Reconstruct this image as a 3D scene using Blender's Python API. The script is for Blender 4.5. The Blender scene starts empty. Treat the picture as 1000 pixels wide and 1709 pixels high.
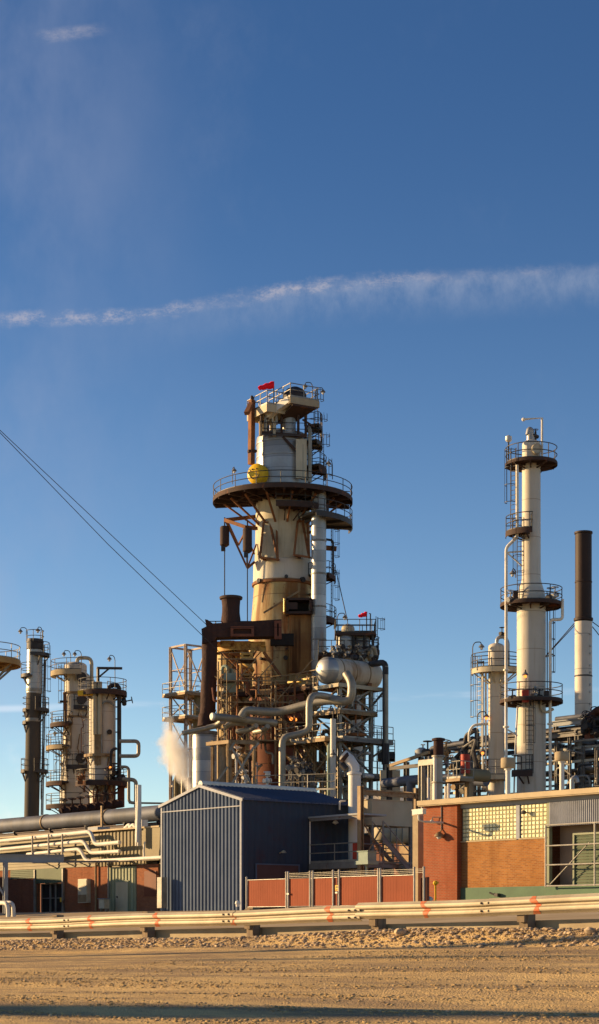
import bpy, math, random
from mathutils import Vector, Matrix
random.seed(7)
rnd = random.random
def ru(a, b): return a + (b - a) * rnd()
R = math.radians
SC = bpy.context.scene
COL = SC.collection
# ---- surveying helpers: camera stands at the origin looking along +Y, eye height ZC, focal length F pixels on the 1000 px wide photo
F = 3000.0; H = 1545.0; ZC = -0.85
U = Vector((.6448, -.7643, 0)); V = Vector((.7643, .6448, 0)); UP = Vector((0, 0, 1))   # the plant grid
SITE = math.atan2(U.y, U.x)
def P(px, py, Z): return Vector(((px - 500) / F * Z, Z, ZC + (H - py) / F * Z))
def zz(py, Z): return ZC + (H - py) / F * Z
def S(u, v, z=0.0): return U * u + V * v + Vector((0, 0, z))
def SV(px, v, py=None):
    d = Vector(((px - 500) / F, 1, 0)); p = d * (v / d.dot(V))
    p.z = 0 if py is None else zz(py, p.y); return p
def SU(px, u, py=None):
    d = Vector(((px - 500) / F, 1, 0)); p = d * (u / d.dot(U))
    p.z = 0 if py is None else zz(py, p.y); return p
def uc(p): return p.dot(U)
def vc(p): return p.dot(V)
def ground_z(u, v):
    if v < 23.1: return -1.15 + .0165 * (u + 21.3) - .06 * (23.1 - v)
    if v < 62:
        t = (v - 23.1) / 38.9
        return (-1.15 + .0165 * (u + 21.3)) * (1 - t)
    return 0.0

def rounded(pts, bend, k=4):
    out = [pts[0]]
    for i in range(1, len(pts) - 1):
        a, b, c = pts[i - 1], pts[i], pts[i + 1]
        d1 = (a - b); d2 = (c - b); l1 = d1.length; l2 = d2.length
        d = min(bend, l1 * .48, l2 * .48)
        p0 = b + d1 / l1 * d; p2 = b + d2 / l2 * d
        for j in range(k + 1):
            t = j / k
            out.append(p0 * (1 - t) ** 2 + b * 2 * t * (1 - t) + p2 * t * t)
    out.append(pts[-1]); return out

class MB:
    def __init__(s): s.v = []; s.f = []
    def add(s, vs, fs):
        n = len(s.v); s.v += [Vector(p) for p in vs]; s.f += [tuple(i + n for i in f) for f in fs]; return s
    def box(s, o, a, b, c):
        o, a, b, c = Vector(o), Vector(a), Vector(b), Vector(c)
        if a.cross(b).dot(c) < 0: a, b = b, a
        vs = [o, o + a, o + a + b, o + b, o + c, o + a + c, o + a + b + c, o + b + c]
        return s.add(vs, [(3, 2, 1, 0), (4, 5, 6, 7), (0, 1, 5, 4), (1, 2, 6, 5), (2, 3, 7, 6), (3, 0, 4, 7)])
    def sb(s, u0, u1, v0, v1, z0, z1): return s.box(S(u0, v0, z0), U * (u1 - u0), V * (v1 - v0), UP * (z1 - z0))
    def cb(s, c, x, y, z, rot=0.0):
        a = Vector((math.cos(rot), math.sin(rot), 0)); b = Vector((-a.y, a.x, 0)); c = Vector(c)
        return s.box(c - a * x / 2 - b * y / 2 - UP * z / 2, a * x, b * y, UP * z)
    def beam(s, a, b, w, h=None, up=None):
        a, b = Vector(a), Vector(b); h = h or w; d = (b - a)
        if d.length < 1e-6: return s
        t = d.normalized(); up = Vector(up) if up else (UP if abs(t.z) < .95 else U)
        x = t.cross(up).normalized(); y = x.cross(t)
        return s.box(a - x * w / 2 - y * h / 2, x * w, y * h, d)
    def hbeam(s, a, b, w, h=None, up=None, t=.18):
        a, b = Vector(a), Vector(b); h = h or w; d = b - a
        tt = d.normalized(); up = Vector(up) if up else (UP if abs(tt.z) < .95 else U)
        x = tt.cross(up).normalized(); y = x.cross(tt); k = h * t
        s.box(a - x * w / 2 - y * h / 2, x * w, y * k, d)
        s.box(a - x * w / 2 + y * (h / 2 - k), x * w, y * k, d)
        return s.box(a - x * w * t / 2 - y * (h / 2 - k * .98), x * w * t, y * (h - k * 1.96), d)
    def tube(s, pts, r, n=8, bend=0, cap=True, r2=None, closed=False):
        pts = [Vector(p) for p in pts]
        if bend: pts = rounded(pts, bend)
        m = len(pts); base = len(s.v); nrm = None
        for i, p in enumerate(pts):
            if closed: t = pts[(i + 1) % m] - pts[i - 1]
            else: t = pts[min(i + 1, m - 1)] - pts[max(i - 1, 0)]
            if t.length < 1e-9: t = UP.copy()
            t = t.normalized()
            if nrm is None:
                nrm = t.orthogonal().normalized()
            nrm = (nrm - t * nrm.dot(t)); nrm = nrm.normalized() if nrm.length > 1e-6 else t.orthogonal().normalized()
            bi = t.cross(nrm); rr = r if r2 is None else r + (r2 - r) * i / max(1, m - 1)
            for k in range(n):
                a = 2 * math.pi * k / n
                s.v.append(p + nrm * (rr * math.cos(a)) + bi * (rr * math.sin(a)))
        for i in range(m if closed else m - 1):
            j = (i + 1) % m
            for k in range(n):
                l = (k + 1) % n
                s.f.append((base + i * n + k, base + i * n + l, base + j * n + l, base + j * n + k))
        if cap and not closed:
            s.f.append(tuple(base + k for k in reversed(range(n)))); s.f.append(tuple(base + (m - 1) * n + k for k in range(n)))
        return s
    def lathe(s, c, prof, n=32, axis=None, a0=0, a1=360, cap=True):
        c = Vector(c); ax = Vector(axis).normalized() if axis else UP
        x = ax.orthogonal().normalized() if axis and abs(ax.z) < .9 else (Vector((1, 0, 0)) - ax * ax.x).normalized()
        y = ax.cross(x); full = abs(a1 - a0) >= 359.9; m = n if full else n + 1; base = len(s.v)
        for (r, h) in prof:
            for k in range(m):
                a = R(a0 + (a1 - a0) * k / n)
                s.v.append(c + ax * h + x * (r * math.cos(a)) + y * (r * math.sin(a)))
        for i in range(len(prof) - 1):
            for k in range(n):
                l = (k + 1) % m
                s.f.append((base + i * m + k, base + i * m + l, base + (i + 1) * m + l, base + (i + 1) * m + k))
        if cap and full:
            if prof[0][0] > 1e-3: s.f.append(tuple(base + k for k in reversed(range(m))))
            if prof[-1][0] > 1e-3: s.f.append(tuple(base + (len(prof) - 1) * m + k for k in range(m)))
        return s
    def ball(s, c, r, n=10, sq=1.0, axis=None):
        pr = [(max(1e-4, r * math.sin(math.pi * i / n)), -r * sq * math.cos(math.pi * i / n)) for i in range(n + 1)]
        return s.lathe(c, pr, n=max(8, n), axis=axis, cap=False)
    def sector(s, c, z0, z1, ri, ro, a0, a1, n=None):
        n = n or max(6, int(abs(a1 - a0) / 6)); full = abs(a1 - a0) >= 359.9
        vs = []; m = n if full else n + 1
        for k in range(m):
            a = R(a0 + (a1 - a0) * k / n); d = Vector((math.cos(a), math.sin(a), 0))
            for r, z in ((ri, z0), (ro, z0), (ro, z1), (ri, z1)):
                p = Vector((c[0], c[1], 0)) + d * r; p.z = z; vs.append(p)
        fs = []
        for k in range(n):
            i = k * 4; j = ((k + 1) % m) * 4
            for q in range(4):
                w = (q + 1) % 4; fs.append((i + q, j + q, j + w, i + w))
        if not full: fs += [(0, 1, 2, 3), tuple((m - 1) * 4 + q for q in (3, 2, 1, 0))]
        return s.add(vs, fs)
    def prism(s, pts, ext):
        pts = [Vector(p) for p in pts]; e = Vector(ext); n = len(pts)
        return s.add(pts + [p + e for p in pts], [tuple(reversed(range(n))), tuple(range(n, 2 * n))] + [(i, (i + 1) % n, n + (i + 1) % n, n + i) for i in range(n)])
    def mesh(s, name, inv=None):
        me = bpy.data.meshes.new(name)
        vs = [(inv @ p) if inv else p for p in s.v]
        me.from_pydata([tuple(p) for p in vs], [], s.f); me.validate()
        import bmesh
        bm = bmesh.new(); bm.from_mesh(me); bmesh.ops.recalc_face_normals(bm, faces=bm.faces); bm.to_mesh(me); bm.free()
        for p in me.polygons: p.use_smooth = True
        me.set_sharp_from_angle(angle=R(38)); return me
    def build(s, name, mat, parent, label=None, kind=None):
        me = s.mesh(name, INV[parent.name]); me.materials.append(mat)
        o = bpy.data.objects.new(name, me); COL.objects.link(o); o.parent = parent; INV[o.name] = INV[parent.name]
        if label: o['label'] = label
        if kind: o['kind'] = kind
        return o
    def solo(s, name, mat, label=None, cat=None, group=None, kind=None, loc=None):
        if loc is None:
            n = len(s.v); c = sum(s.v, Vector()) / n; c.z = min(p.z for p in s.v); loc = c
        M = Matrix.Translation(loc) @ Matrix.Rotation(SITE, 4, 'Z')
        me = s.mesh(name, M.inverted()); me.materials.append(mat)
        o = bpy.data.objects.new(name, me); COL.objects.link(o); o.location = loc; o.rotation_euler.z = SITE
        INV[o.name] = M.inverted(); tag(o, label, cat, group, kind); return o
INV = {}
def tag(o, label=None, cat=None, group=None, kind=None):
    if label: o['label'] = label
    if cat: o['category'] = cat
    if group: o['group'] = group
    if kind: o['kind'] = kind
def thing(name, label, cat, loc, group=None, site=True):
    o = bpy.data.objects.new(name, None); COL.objects.link(o); o.empty_display_size = .5
    loc = Vector(loc); o.location = loc; o.rotation_euler.z = SITE if site else 0
    M = Matrix.Translation(loc)
    if site: M = M @ Matrix.Rotation(SITE, 4, 'Z')
    INV[o.name] = M.inverted(); tag(o, label, cat, group); return o

# ---- materials
class NT:
    def __init__(s, name):
        s.m = bpy.data.materials.new(name); s.m.use_nodes = True; s.t = s.m.node_tree; s.n = s.t.nodes; s.n.clear()
        s.out = s.n.new('ShaderNodeOutputMaterial')
    def node(s, ty, **kw):
        n = s.n.new(ty)
        for k, v in kw.items(): setattr(n, k, v)
        return n
    def link(s, a, b): s.t.links.new(a, b)
    def val(s, sock, v):
        if hasattr(v, 'is_linked') or hasattr(v, 'links'): s.link(v, sock)
        elif isinstance(v, (tuple, list)) and len(v) == 3 and sock.type == 'RGBA': sock.default_value = (*v, 1)
        else: sock.default_value = v
    def math(s, op, a, b=0.0, c=None):
        n = s.node('ShaderNodeMath', operation=op); s.val(n.inputs[0], a); s.val(n.inputs[1], b)
        if c is not None: s.val(n.inputs[2], c)
        return n.outputs[0]
    def mix(s, f, a, b, mode='MIX'):
        n = s.node('ShaderNodeMix', data_type='RGBA', blend_type=mode); s.val(n.inputs[0], f); s.val(n.inputs[6], a); s.val(n.inputs[7], b); return n.outputs[2]
    def ramp(s, f, a, b):
        n = s.node('ShaderNodeMapRange'); n.interpolation_type = 'SMOOTHSTEP'; s.val(n.inputs[0], f); n.inputs[1].default_value = a; n.inputs[2].default_value = b; return n.outputs[0]
    def coord(s, sc=(1, 1, 1), which='Object'):
        tc = s.node('ShaderNodeTexCoord'); mp = s.node('ShaderNodeMapping'); s.link(tc.outputs[which], mp.inputs[0]); mp.inputs['Scale'].default_value = sc; return mp.outputs[0]
    def noise(s, vec, scale, det=4, rough=.55):
        n = s.node('ShaderNodeTexNoise'); s.link(vec, n.inputs['Vector']); n.inputs['Scale'].default_value = scale; n.inputs['Detail'].default_value = det; n.inputs['Roughness'].default_value = rough; return n.outputs[0]
    def finish(s, col, rough=.6, metal=0., bump=None, bs=.3, bd=.02, spec=.5):
        b = s.node('ShaderNodeBsdfPrincipled'); s.val(b.inputs['Base Color'], col); s.val(b.inputs['Roughness'], rough); s.val(b.inputs['Metallic'], metal)
        b.inputs['Specular IOR Level'].default_value = spec
        if bump is not None:
            bn = s.node('ShaderNodeBump'); bn.inputs['Strength'].default_value = bs; bn.inputs['Distance'].default_value = bd; s.link(bump, bn.inputs['Height']); s.link(bn.outputs[0], b.inputs['Normal'])
        s.link(b.outputs[0], s.out.inputs[0]); return s.m
def mat(name, c1, c2=None, sc=.6, rough=.6, metal=0., streak=None, spot=None, seam=None, bump=.25, bsc=6., bd=.02, spec=.18, bands=0):
    """painted or bare steel: two-tone weathering, run-down streaks, rust spots, cladding seams"""
    t = NT(name); v = t.coord(); c2 = c2 or tuple(x * .7 for x in c1)
    col = t.mix(t.ramp(t.noise(v, sc, 6, .62), .3, .7), c1, c2)
    bn = t.noise(v, bsc, 3)
    if bands:      # each cladding sheet has its own tone, painting in its differing reflection
        s2 = t.node('ShaderNodeSeparateXYZ'); t.link(v, s2.inputs[0]); wn = t.node('ShaderNodeTexWhiteNoise'); wn.noise_dimensions = '1D'
        t.link(t.math('FLOOR', t.math('DIVIDE', s2.outputs[2], bands)), wn.inputs['W']); col = t.mix(t.math('MULTIPLY', wn.outputs[0], .8), col, (.17, .17, .165))
    if streak:
        c3, ss, lo, hi, amt = streak
        sv = t.coord((ss, ss, ss * .07)); f = t.ramp(t.noise(sv, 1., 5, .6), lo, hi)
        col = t.mix(t.math('MULTIPLY', f, amt), col, c3)
    if spot:
        c4, s4, lo, hi = spot
        f = t.ramp(t.noise(v, s4, 7, .7), lo, hi); col = t.mix(f, col, c4)
    if seam:
        per, cs, wid = seam
        sp = t.node('ShaderNodeSeparateXYZ'); t.link(v, sp.inputs[0])
        fr = t.math('FRACT', t.math('DIVIDE', sp.outputs[2], per)); f = t.math('LESS_THAN', fr, wid)
        col = t.mix(t.math('MULTIPLY', f, .75), col, cs)
    return t.finish(col, rough, metal, bn, bump, bd, spec)
RUST = (.16, .06, .02)
M = {}
M['cream'] = mat('cream paint', (.52, .465, .34), (.42, .37, .26), .35, .6, streak=((.22, .14, .07), 2.2, .48, .72, .65), spot=((.20, .12, .06), 1.3, .70, .78))
M['creamrust'] = mat('rust stained cream', (.54, .45, .25), (.42, .30, .12), .4, .7, streak=((.19, .075, .02), 1.0, .42, .62, .9), spot=(RUST, .9, .56, .68), seam=(2.4, (.16, .10, .05), .03))
M['whitecol'] = mat('white column paint', (.55, .51, .43), (.47, .42, .34), .3, .55, streak=((.33, .25, .16), 2.5, .52, .76, .5), spot=((.22, .15, .10), 2.2, .68, .75), seam=(2.5, (.26, .20, .14), .018))
M['silver'] = mat('aluminium cladding', (.48, .48, .46), (.34, .34, .33), .5, .42, .42, bands=.9, seam=(.9, (.16, .16, .17), .045), streak=((.28, .25, .21), 2.5, .55, .8, .5), bump=.3, bsc=2.5)
M['silverdull'] = mat('dull pipe insulation', (.34, .31, .25), (.22, .20, .155), .8, .5, .35, streak=((.22, .19, .14), 3, .5, .8, .5))
M['bigclad'] = mat('weathered pipe jacket', (.12, .13, .165), (.07, .075, .09), .5, .65, .25, streak=((.16, .13, .11), 2, .5, .8, .6))
M['galv'] = mat('galvanised steel', (.29, .275, .24), (.19, .18, .155), 1.5, .55, .3, spot=((.16, .09, .05), 2, .6, .75))
M['steel'] = mat('grey painted steel', (.21, .20, .185), (.14, .13, .12), 1.2, .6, .1, spot=((.13, .06, .03), 1.6, .56, .7))
M['tansteel'] = mat('tan weathered steel', (.30, .215, .12), (.19, .125, .065), 1.2, .6, .1, spot=((.14, .07, .03), 1.6, .52, .68))
M['dark'] = mat('dark steel', (.06, .056, .056), (.04, .035, .034), 1.5, .55, .2)
M['rail'] = mat('dark handrail paint', (.05, .055, .06), (.06, .045, .035), 2, .55, .2)
M['rustdeck'] = mat('rusty deck plate', (.070, .042, .032), (.045, .030, .026), .7, .8, spot=((.20, .075, .03), .9, .55, .7))
M['ruststeel'] = mat('rusty steel', (.27, .115, .045), (.14, .062, .032), 1., .8)
M['brownduct'] = mat('burnt brown duct', (.060, .030, .024), (.040, .022, .019), .5, .85, streak=((.10, .045, .03), 1.4, .5, .75, .6), bump=.9, bsc=1.6, bd=.12)
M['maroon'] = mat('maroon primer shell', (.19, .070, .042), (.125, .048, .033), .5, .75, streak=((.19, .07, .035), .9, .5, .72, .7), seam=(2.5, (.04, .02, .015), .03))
M['rustduct'] = mat('rust streaked casing', (.36, .20, .075), (.24, .11, .04), .4, .8, streak=((.09, .035, .014), 1.3, .42, .62, .9))
M['yellow'] = mat('yellow enamel', (.72, .44, .02), (.62, .36, .02), 1., .4)
M['black'] = mat('soot black paint', (.034, .021, .017), (.045, .026, .019), .6, .6, streak=((.055, .028, .016), 1.5, .52, .75, .7))
M['darksleeve'] = mat('brown grey insulation sleeve', (.085, .072, .058), (.068, .057, .046), .5, .8)
M['stackwhite'] = mat('stack lower paint', (.62, .55, .46), (.52, .45, .37), .4, .55, seam=(2.6, (.2, .17, .14), .02), streak=((.30, .20, .12), 2, .55, .8, .5))
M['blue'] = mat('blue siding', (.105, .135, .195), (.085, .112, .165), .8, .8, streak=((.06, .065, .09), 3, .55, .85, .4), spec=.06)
M['blueroof'] = mat('blue roof sheet', (.070, .090, .145), (.055, .073, .12), .8, .7)
M['trim'] = mat('pale blue trim', (.24, .26, .31), None, 1, .5)
M['redslat'] = mat('brick red fence slats', (.27, .078, .040), (.225, .066, .035), .5, .7, streak=((.17, .045, .022), 5, .5, .8, .6), spec=.05)
M['fencepost'] = mat('fence post galvanising', (.42, .40, .35), (.30, .28, .25), 2, .5, .3)
M['beige'] = mat('beige panel', (.46, .40, .28), (.40, .34, .23), .5, .65, streak=((.28, .22, .14), 2, .55, .8, .4))
M['siding'] = mat('tan siding', (.23, .19, .105), (.18, .145, .08), .5, .6, streak=((.24, .19, .11), 3, .5, .8, .4))
M['greensiding'] = mat('grey green siding', (.26, .28, .19), (.21, .23, .15), .5, .6)
M['green'] = mat('weathered green', (.085, .115, .065), (.065, .09, .05), .8, .6)
M['plinth'] = mat('green painted concrete', (.10, .17, .105), (.08, .135, .085), .8, .7, streak=((.14, .14, .09), 2, .55, .8, .5))
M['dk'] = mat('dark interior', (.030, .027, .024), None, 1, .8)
M['ductwhite'] = mat('white duct paint', (.66, .64, .58), (.58, .55, .49), .6, .5, streak=((.4, .34, .26), 3, .55, .8, .4))
M['pipewhite'] = mat('white pipe lagging', (.74, .69, .58), (.60, .55, .46), 1., .55, streak=((.35, .28, .2), 3, .55, .8, .5))
M['concrete'] = mat('concrete', (.40, .33, .22), (.30, .24, .16), 1., .95, spec=.03)
M['coping'] = mat('tan coping', (.46, .37, .23), (.38, .30, .19), 1., .7)
M['greyband'] = mat('grey fascia', (.30, .32, .33), (.25, .26, .27), 1., .6)
M['railsteel'] = mat('guardrail galvanising', (.44, .385, .28), (.34, .29, .20), 1.2, .6, .15, spot=((.24, .13, .05), 1.6, .66, .74))
M['wood'] = mat('weathered timber post', (.23, .17, .11), (.16, .12, .08), 4, .85, streak=((.10, .07, .05), 12, .5, .7, .6))
M['orange'] = mat('orange marking paint', (.56, .13, .05), (.42, .17, .08), 5, .6)
M['redcloth'] = mat('red windsock cloth', (.90, .010, .02), (.85, .008, .02), 2, .7)
M['hydrantred'] = mat('red valve paint', (.40, .05, .03), None, 2, .5)
M['tealbox'] = mat('pale teal machine paint', (.24, .31, .27), (.20, .26, .23), 2, .6)
M['cabinet'] = mat('cream cabinet', (.56, .50, .37), None, 2, .5)
M['stone'] = mat('pale gravel', (.66, .50, .31), (.24, .165, .10), 7, .9)
M['glasslamp'] = mat('lamp glass', (.65, .63, .58), None, 2, .15)
def emis(name, c, s):
    t = NT(name); e = t.node('ShaderNodeEmission'); e.inputs[0].default_value = (*c, 1); e.inputs[1].default_value = s; t.link(e.outputs[0], t.out.inputs[0]); return t.m
M['lampglow'] = emis('sodium lamp glow', (1, .25, .04), 1.3)
def brick(name, a, b, mortar):
    t = NT(name); tc = t.node('ShaderNodeTexCoord'); sp = t.node('ShaderNodeSeparateXYZ'); t.link(tc.outputs['Object'], sp.inputs[0])
    cb = t.node('ShaderNodeCombineXYZ'); t.link(t.math('ADD', sp.outputs[0], sp.outputs[1]), cb.inputs[0]); t.link(sp.outputs[2], cb.inputs[1])
    bt = t.node('ShaderNodeTexBrick'); t.link(cb.outputs[0], bt.inputs['Vector'])
    for k, c in (('Color1', a), ('Color2', b), ('Mortar', mortar)): bt.inputs[k].default_value = (*c, 1)
    bt.inputs['Scale'].default_value = 1; bt.inputs['Brick Width'].default_value = .24; bt.inputs['Row Height'].default_value = .08; bt.inputs['Mortar Size'].default_value = .011; bt.inputs['Bias'].default_value = -.1
    v = t.coord(); col = t.mix(t.math('MULTIPLY', t.ramp(t.noise(v, .7, 5), .35, .75), .4), bt.outputs[0], tuple(x * .55 for x in a))
    col = t.mix(t.math('MULTIPLY', t.ramp(t.noise(t.coord((1.6, 1.6, .14)), 1., 6, .65), .48, .74), .5), col, tuple(x * .42 for x in a))
    col = t.mix(t.math('MULTIPLY', t.ramp(t.noise(v, 2.1, 6, .7), .58, .72), .35), col, tuple(min(1, x * 1.5 + .05) for x in b))
    return t.finish(col, .85, 0, bt.outputs[1], -.4, .01, .05)
M['brickred'] = brick('red brick', (.32, .085, .035), (.24, .062, .028), (.24, .15, .10))
M['brickorange'] = brick('orange brick', (.37, .155, .045), (.23, .085, .03), (.30, .20, .10))
M['bricklong'] = brick('brown red brick', (.30, .10, .045), (.21, .066, .034), (.22, .14, .09))
def ground_mat():
    t = NT('sandy gravel ground'); v = t.coord(); n1 = t.noise(v, .25, 6, .6); n2 = t.noise(v, 16, 6, .75)
    sv = t.node('ShaderNodeTexCoord'); mp = t.node('ShaderNodeMapping'); t.link(sv.outputs['Object'], mp.inputs[0]); mp.inputs['Scale'].default_value = (.22, 2.0, 1); mp.inputs['Rotation'].default_value = (0, 0, .03)
    tr = t.noise(mp.outputs[0], 1., 5, .6)
    col = t.mix(t.ramp(n1, .3, .7), (.72, .51, .235), (.58, .40, .18))
    col = t.mix(t.math('MULTIPLY', t.ramp(tr, .42, .64), .72), col, (.27, .20, .135))
    col = t.mix(t.math('MULTIPLY', t.ramp(n2, .5, .8), .5), col, (.72, .50, .26))
    mp2 = t.node('ShaderNodeMapping'); t.link(sv.outputs['Object'], mp2.inputs[0]); mp2.inputs['Scale'].default_value = (.8, 2.6, 1); mp2.inputs['Rotation'].default_value = (0, 0, .75)
    col = t.mix(t.math('MULTIPLY', t.ramp(t.noise(mp2.outputs[0], 1., 7, .7), .47, .66), .6), col, (.33, .235, .15))
    col = t.mix(t.math('MULTIPLY', t.ramp(t.noise(v, 27, 4, .8), .56, .70), .75), col, (.16, .115, .075))
    col = t.mix(t.math('MULTIPLY', t.ramp(t.noise(v, 41, 3, .8), .60, .72), .8), col, (.80, .64, .42))
    vo = t.node('ShaderNodeTexVoronoi'); t.link(v, vo.inputs['Vector']); vo.inputs['Scale'].default_value = 38
    h = t.math('ADD', t.math('MULTIPLY', vo.outputs[0], -.6), t.math('ADD', n2, t.math('MULTIPLY', t.noise(v, 3.1, 5), 1.2)))
    return t.finish(col, .95, 0, h, .9, .05, .05)
M['ground'] = ground_mat()

# ---- shared pieces
def railing(parent, pts, m=None, h=1.07, sp=1.5, r=.032, toe=True, closed=False):
    m = m or M['rail']; b = MB(); pts = [Vector(p) for p in pts]
    for k in (h, h * .53): b.tube([p + UP * k for p in pts], r, 5, closed=closed)
    seq = pts + ([pts[0]] if closed else [])
    L = [0]
    for i in range(1, len(seq)): L.append(L[-1] + (seq[i] - seq[i - 1]).length)
    n = max(1, int(round(L[-1] / sp)))
    for k in range(n + (0 if closed else 1)):
        d = L[-1] * k / n; i = max(j for j in range(len(L)) if L[j] <= d + 1e-6); i = min(i, len(seq) - 2)
        f = (d - L[i]) / max(1e-6, L[i + 1] - L[i]); p = seq[i].lerp(seq[i + 1], min(1, f)); b.tube([p, p + UP * h], r, 5)
    if toe:
        for i in range(1, len(seq)): b.beam(seq[i - 1] + UP * .06, seq[i] + UP * .06, .012, .12)
    return b.build('railing', m, parent)
def arc(c, z, r, a0, a1, n=None):
    n = n or max(6, int(abs(a1 - a0) / 8)); return [Vector((c[0] + r * math.cos(R(a0 + (a1 - a0) * k / n)), c[1] + r * math.sin(R(a0 + (a1 - a0) * k / n)), z)) for k in range(n + 1)]
def ring_deck(parent, c, z, ri, ro, a0, a1, m=None, rm=None, t=.14, rail=True, nb=6, bd=.9, sp=1.5, ends=False, r=.032):
    """walkway round a vessel: plate with rim (> railing, bracket)"""
    m = m or M['rustdeck']; b = MB(); b.sector(c, z, z + .05, ri, ro, a0, a1); b.sector(c, z - t, z + .10, ro + .003, ro + .04, a0, a1)
    d = b.build('platform', m, parent)
    if nb:
        for k in range(nb):
            a = R(a0 + (a1 - a0) * (k + .5) / nb); e = Vector((math.cos(a), math.sin(a), 0)); q = Vector((c[0], c[1], z)); bb = MB()
            bb.beam(q + e * ri * 1.0 - UP * .08, q + e * (ro - .02) - UP * .08, .09, .14); bb.beam(q + e * (ri - .02) - UP * bd, q + e * (ri + (ro - ri) * .85) - UP * .15, .08)
            bb.build('bracket', m, d)
    if rail:
        full = abs(a1 - a0) >= 359; pts = arc(c, z + .05, ro, a0, a1)
        if full: pts = pts[:-1]
        elif ends: pts = [Vector((c[0] + ri * math.cos(R(a0)), c[1] + ri * math.sin(R(a0)), z + .05))] + pts + [Vector((c[0] + ri * math.cos(R(a1)), c[1] + ri * math.sin(R(a1)), z + .05))]
        railing(d, pts, rm, sp=sp, closed=full, r=r)
    return d
def quad_deck(parent, pts, z, m=None, rm=None, t=.18, rail=(0, 1, 2, 3), sp=1.4, name='platform', r=.032):
    """straight walkway: pts are four ground-plan corners; rail lists the edges that carry handrail"""
    m = m or M['rustdeck']; b = MB(); q = [Vector((p[0], p[1], z)) for p in pts]
    b.prism([p - UP * .0 for p in q], UP * .05)
    for i in range(len(q)): b.beam(q[i] - UP * t * .5, q[(i + 1) % len(q)] - UP * t * .5, .08, t)
    d = b.build(name, m, parent)
    if rail:
        run = [];
        for i in rail:
            a, c = q[i] + UP * .05, q[(i + 1) % len(q)] + UP * .05
            if run and (run[-1][-1] - a).length < 1e-5: run[-1].append(c)
            else: run.append([a, c])
        for pts2 in run: railing(d, pts2, rm, sp=sp, r=r)
    return d
def sdeck(parent, u0, u1, v0, v1, z, **k): return quad_deck(parent, [S(u0, v0), S(u1, v0), S(u1, v1), S(u0, v1)], z, **k)
def ladder(parent, p, z1, out, cage=True, m=None, w=.24, r=.028, hoop=1.1, cr=.38):
    m = m or M['rail']; p = Vector(p); out = Vector(out).normalized(); sd = out.cross(UP); h = z1 - p.z; b = MB()
    for s in (-1, 1): b.tube([p + sd * w * s, p + sd * w * s + UP * (h + 1)], r, 5)
    k = .3
    while k < h: b.tube([p - sd * w + UP * k, p + sd * w + UP * k], r * .7, 4); k += .32
    l = b.build('ladder', m, parent)
    if cage:
        c = MB(); k = 2.0; ang = [R(a) for a in range(-100, 101, 20)]
        def pt(a, z): return p + out * (cr * .75 + cr * math.cos(a) * 1.0) * 1.0 + sd * (cr * math.sin(a)) + UP * z
        while k < h + 1: c.tube([pt(a, k) for a in ang], .026, 4); k += hoop
        for a in (-100, -50, 0, 50, 100): c.tube([pt(R(a), 2.0), pt(R(a), h + .9)], .018, 4)
        c.build('safety_cage', m, l)
    return l
def lamp(parent, p, h=1.9, d=(1, 0, 0), lit=False, m=None, drop=.35, sc=1.0):
    """gooseneck floodlight: pole (> shade, bulb)"""
    p = Vector(p); d = Vector(d).normalized(); top = p + UP * h
    b = MB().tube([p, top - UP * .3, top + d * .15, top + d * .55, top + d * .62 - UP * drop * .5], .035, 5, bend=.25); o = b.build('lamp_pole', m or M['rail'], parent)
    e = top + d * .62 - UP * drop
    MB().lathe(e, [(.05, .2), (.1, .16), (.22 * sc, 0), (.2 * sc, -.02)], 12).build('lamp_shade', M['steel'], o)
    MB().ball(e - UP * .10, .11 * sc, 8).build('bulb', M['lampglow'] if lit else M['glasslamp'], o); return o
def manway(parent, c, axis, r, m, d=.35):
    c = Vector(c); a = Vector(axis).normalized(); b = MB(); b.lathe(c, [(r * .8, -.3), (r * .8, d * .5), (r, d * .5), (r, d * .72), (r * .98, d * .78), (r, d * .8), (r, d)], 20, axis=a)
    for k in range(10):
        t = R(36 * k); x = a.orthogonal().normalized(); y = a.cross(x); q = c + a * (d + .0) + (x * math.cos(t) + y * math.sin(t)) * r * .87; b.tube([q, q + a * .05], .035, 5)
    return b.build('manway', m, parent)
def flange(b, p, axis, r, t=.1): b.lathe(Vector(p) - Vector(axis).normalized() * t / 2, [(r * .5, 0), (r, 0), (r, t), (r * .5, t)], 16, axis=Vector(axis))
def dome(r, h0, k=.5, n=7): return [(max(1e-3, r * math.cos(R(90 * i / n))), h0 + r * k * math.sin(R(90 * i / n))) for i in range(n + 1)]
def pipe(name, label, cat, pts, r, m, bend=None, group=None, n=12, flanges=(), hang=None):
    b = MB().tube(pts, r, n, bend=r * 2.6 if bend is None else bend)
    for (p, a) in flanges: flange(b, p, a, r * 1.5, .12)
    return b.solo(name, m, label, cat, group)
def ppipe(parent, pts, r, m, bend=None, n=10, name='pipe', label=None):
    return MB().tube(pts, r, n, bend=r * 2.6 if bend is None else bend).build(name, m, parent, label)
def valve(b, p, s=.25, axis=(0, 0, 1)):
    p = Vector(p); a = Vector(axis).normalized(); x = a.orthogonal().normalized()
    b.ball(p, s * .7, 8); b.lathe(p - x * s, [(s * .6, 0), (s * .6, s * .25)], 10, axis=x); b.lathe(p + x * s, [(s * .6, -s * .25), (s * .6, 0)], 10, axis=x)
    b.tube([p, p + a * s * 2], s * .15, 6)
    b.tube([p + a * s * 2 + (x * math.cos(R(t)) + a.cross(x) * math.sin(R(t))) * s * .8 for t in range(0, 360, 30)], s * .1, 5, closed=True)
    b.beam(p + a * s * 2 - x * s * .8, p + a * s * 2 + x * s * .8, s * .12)
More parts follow.
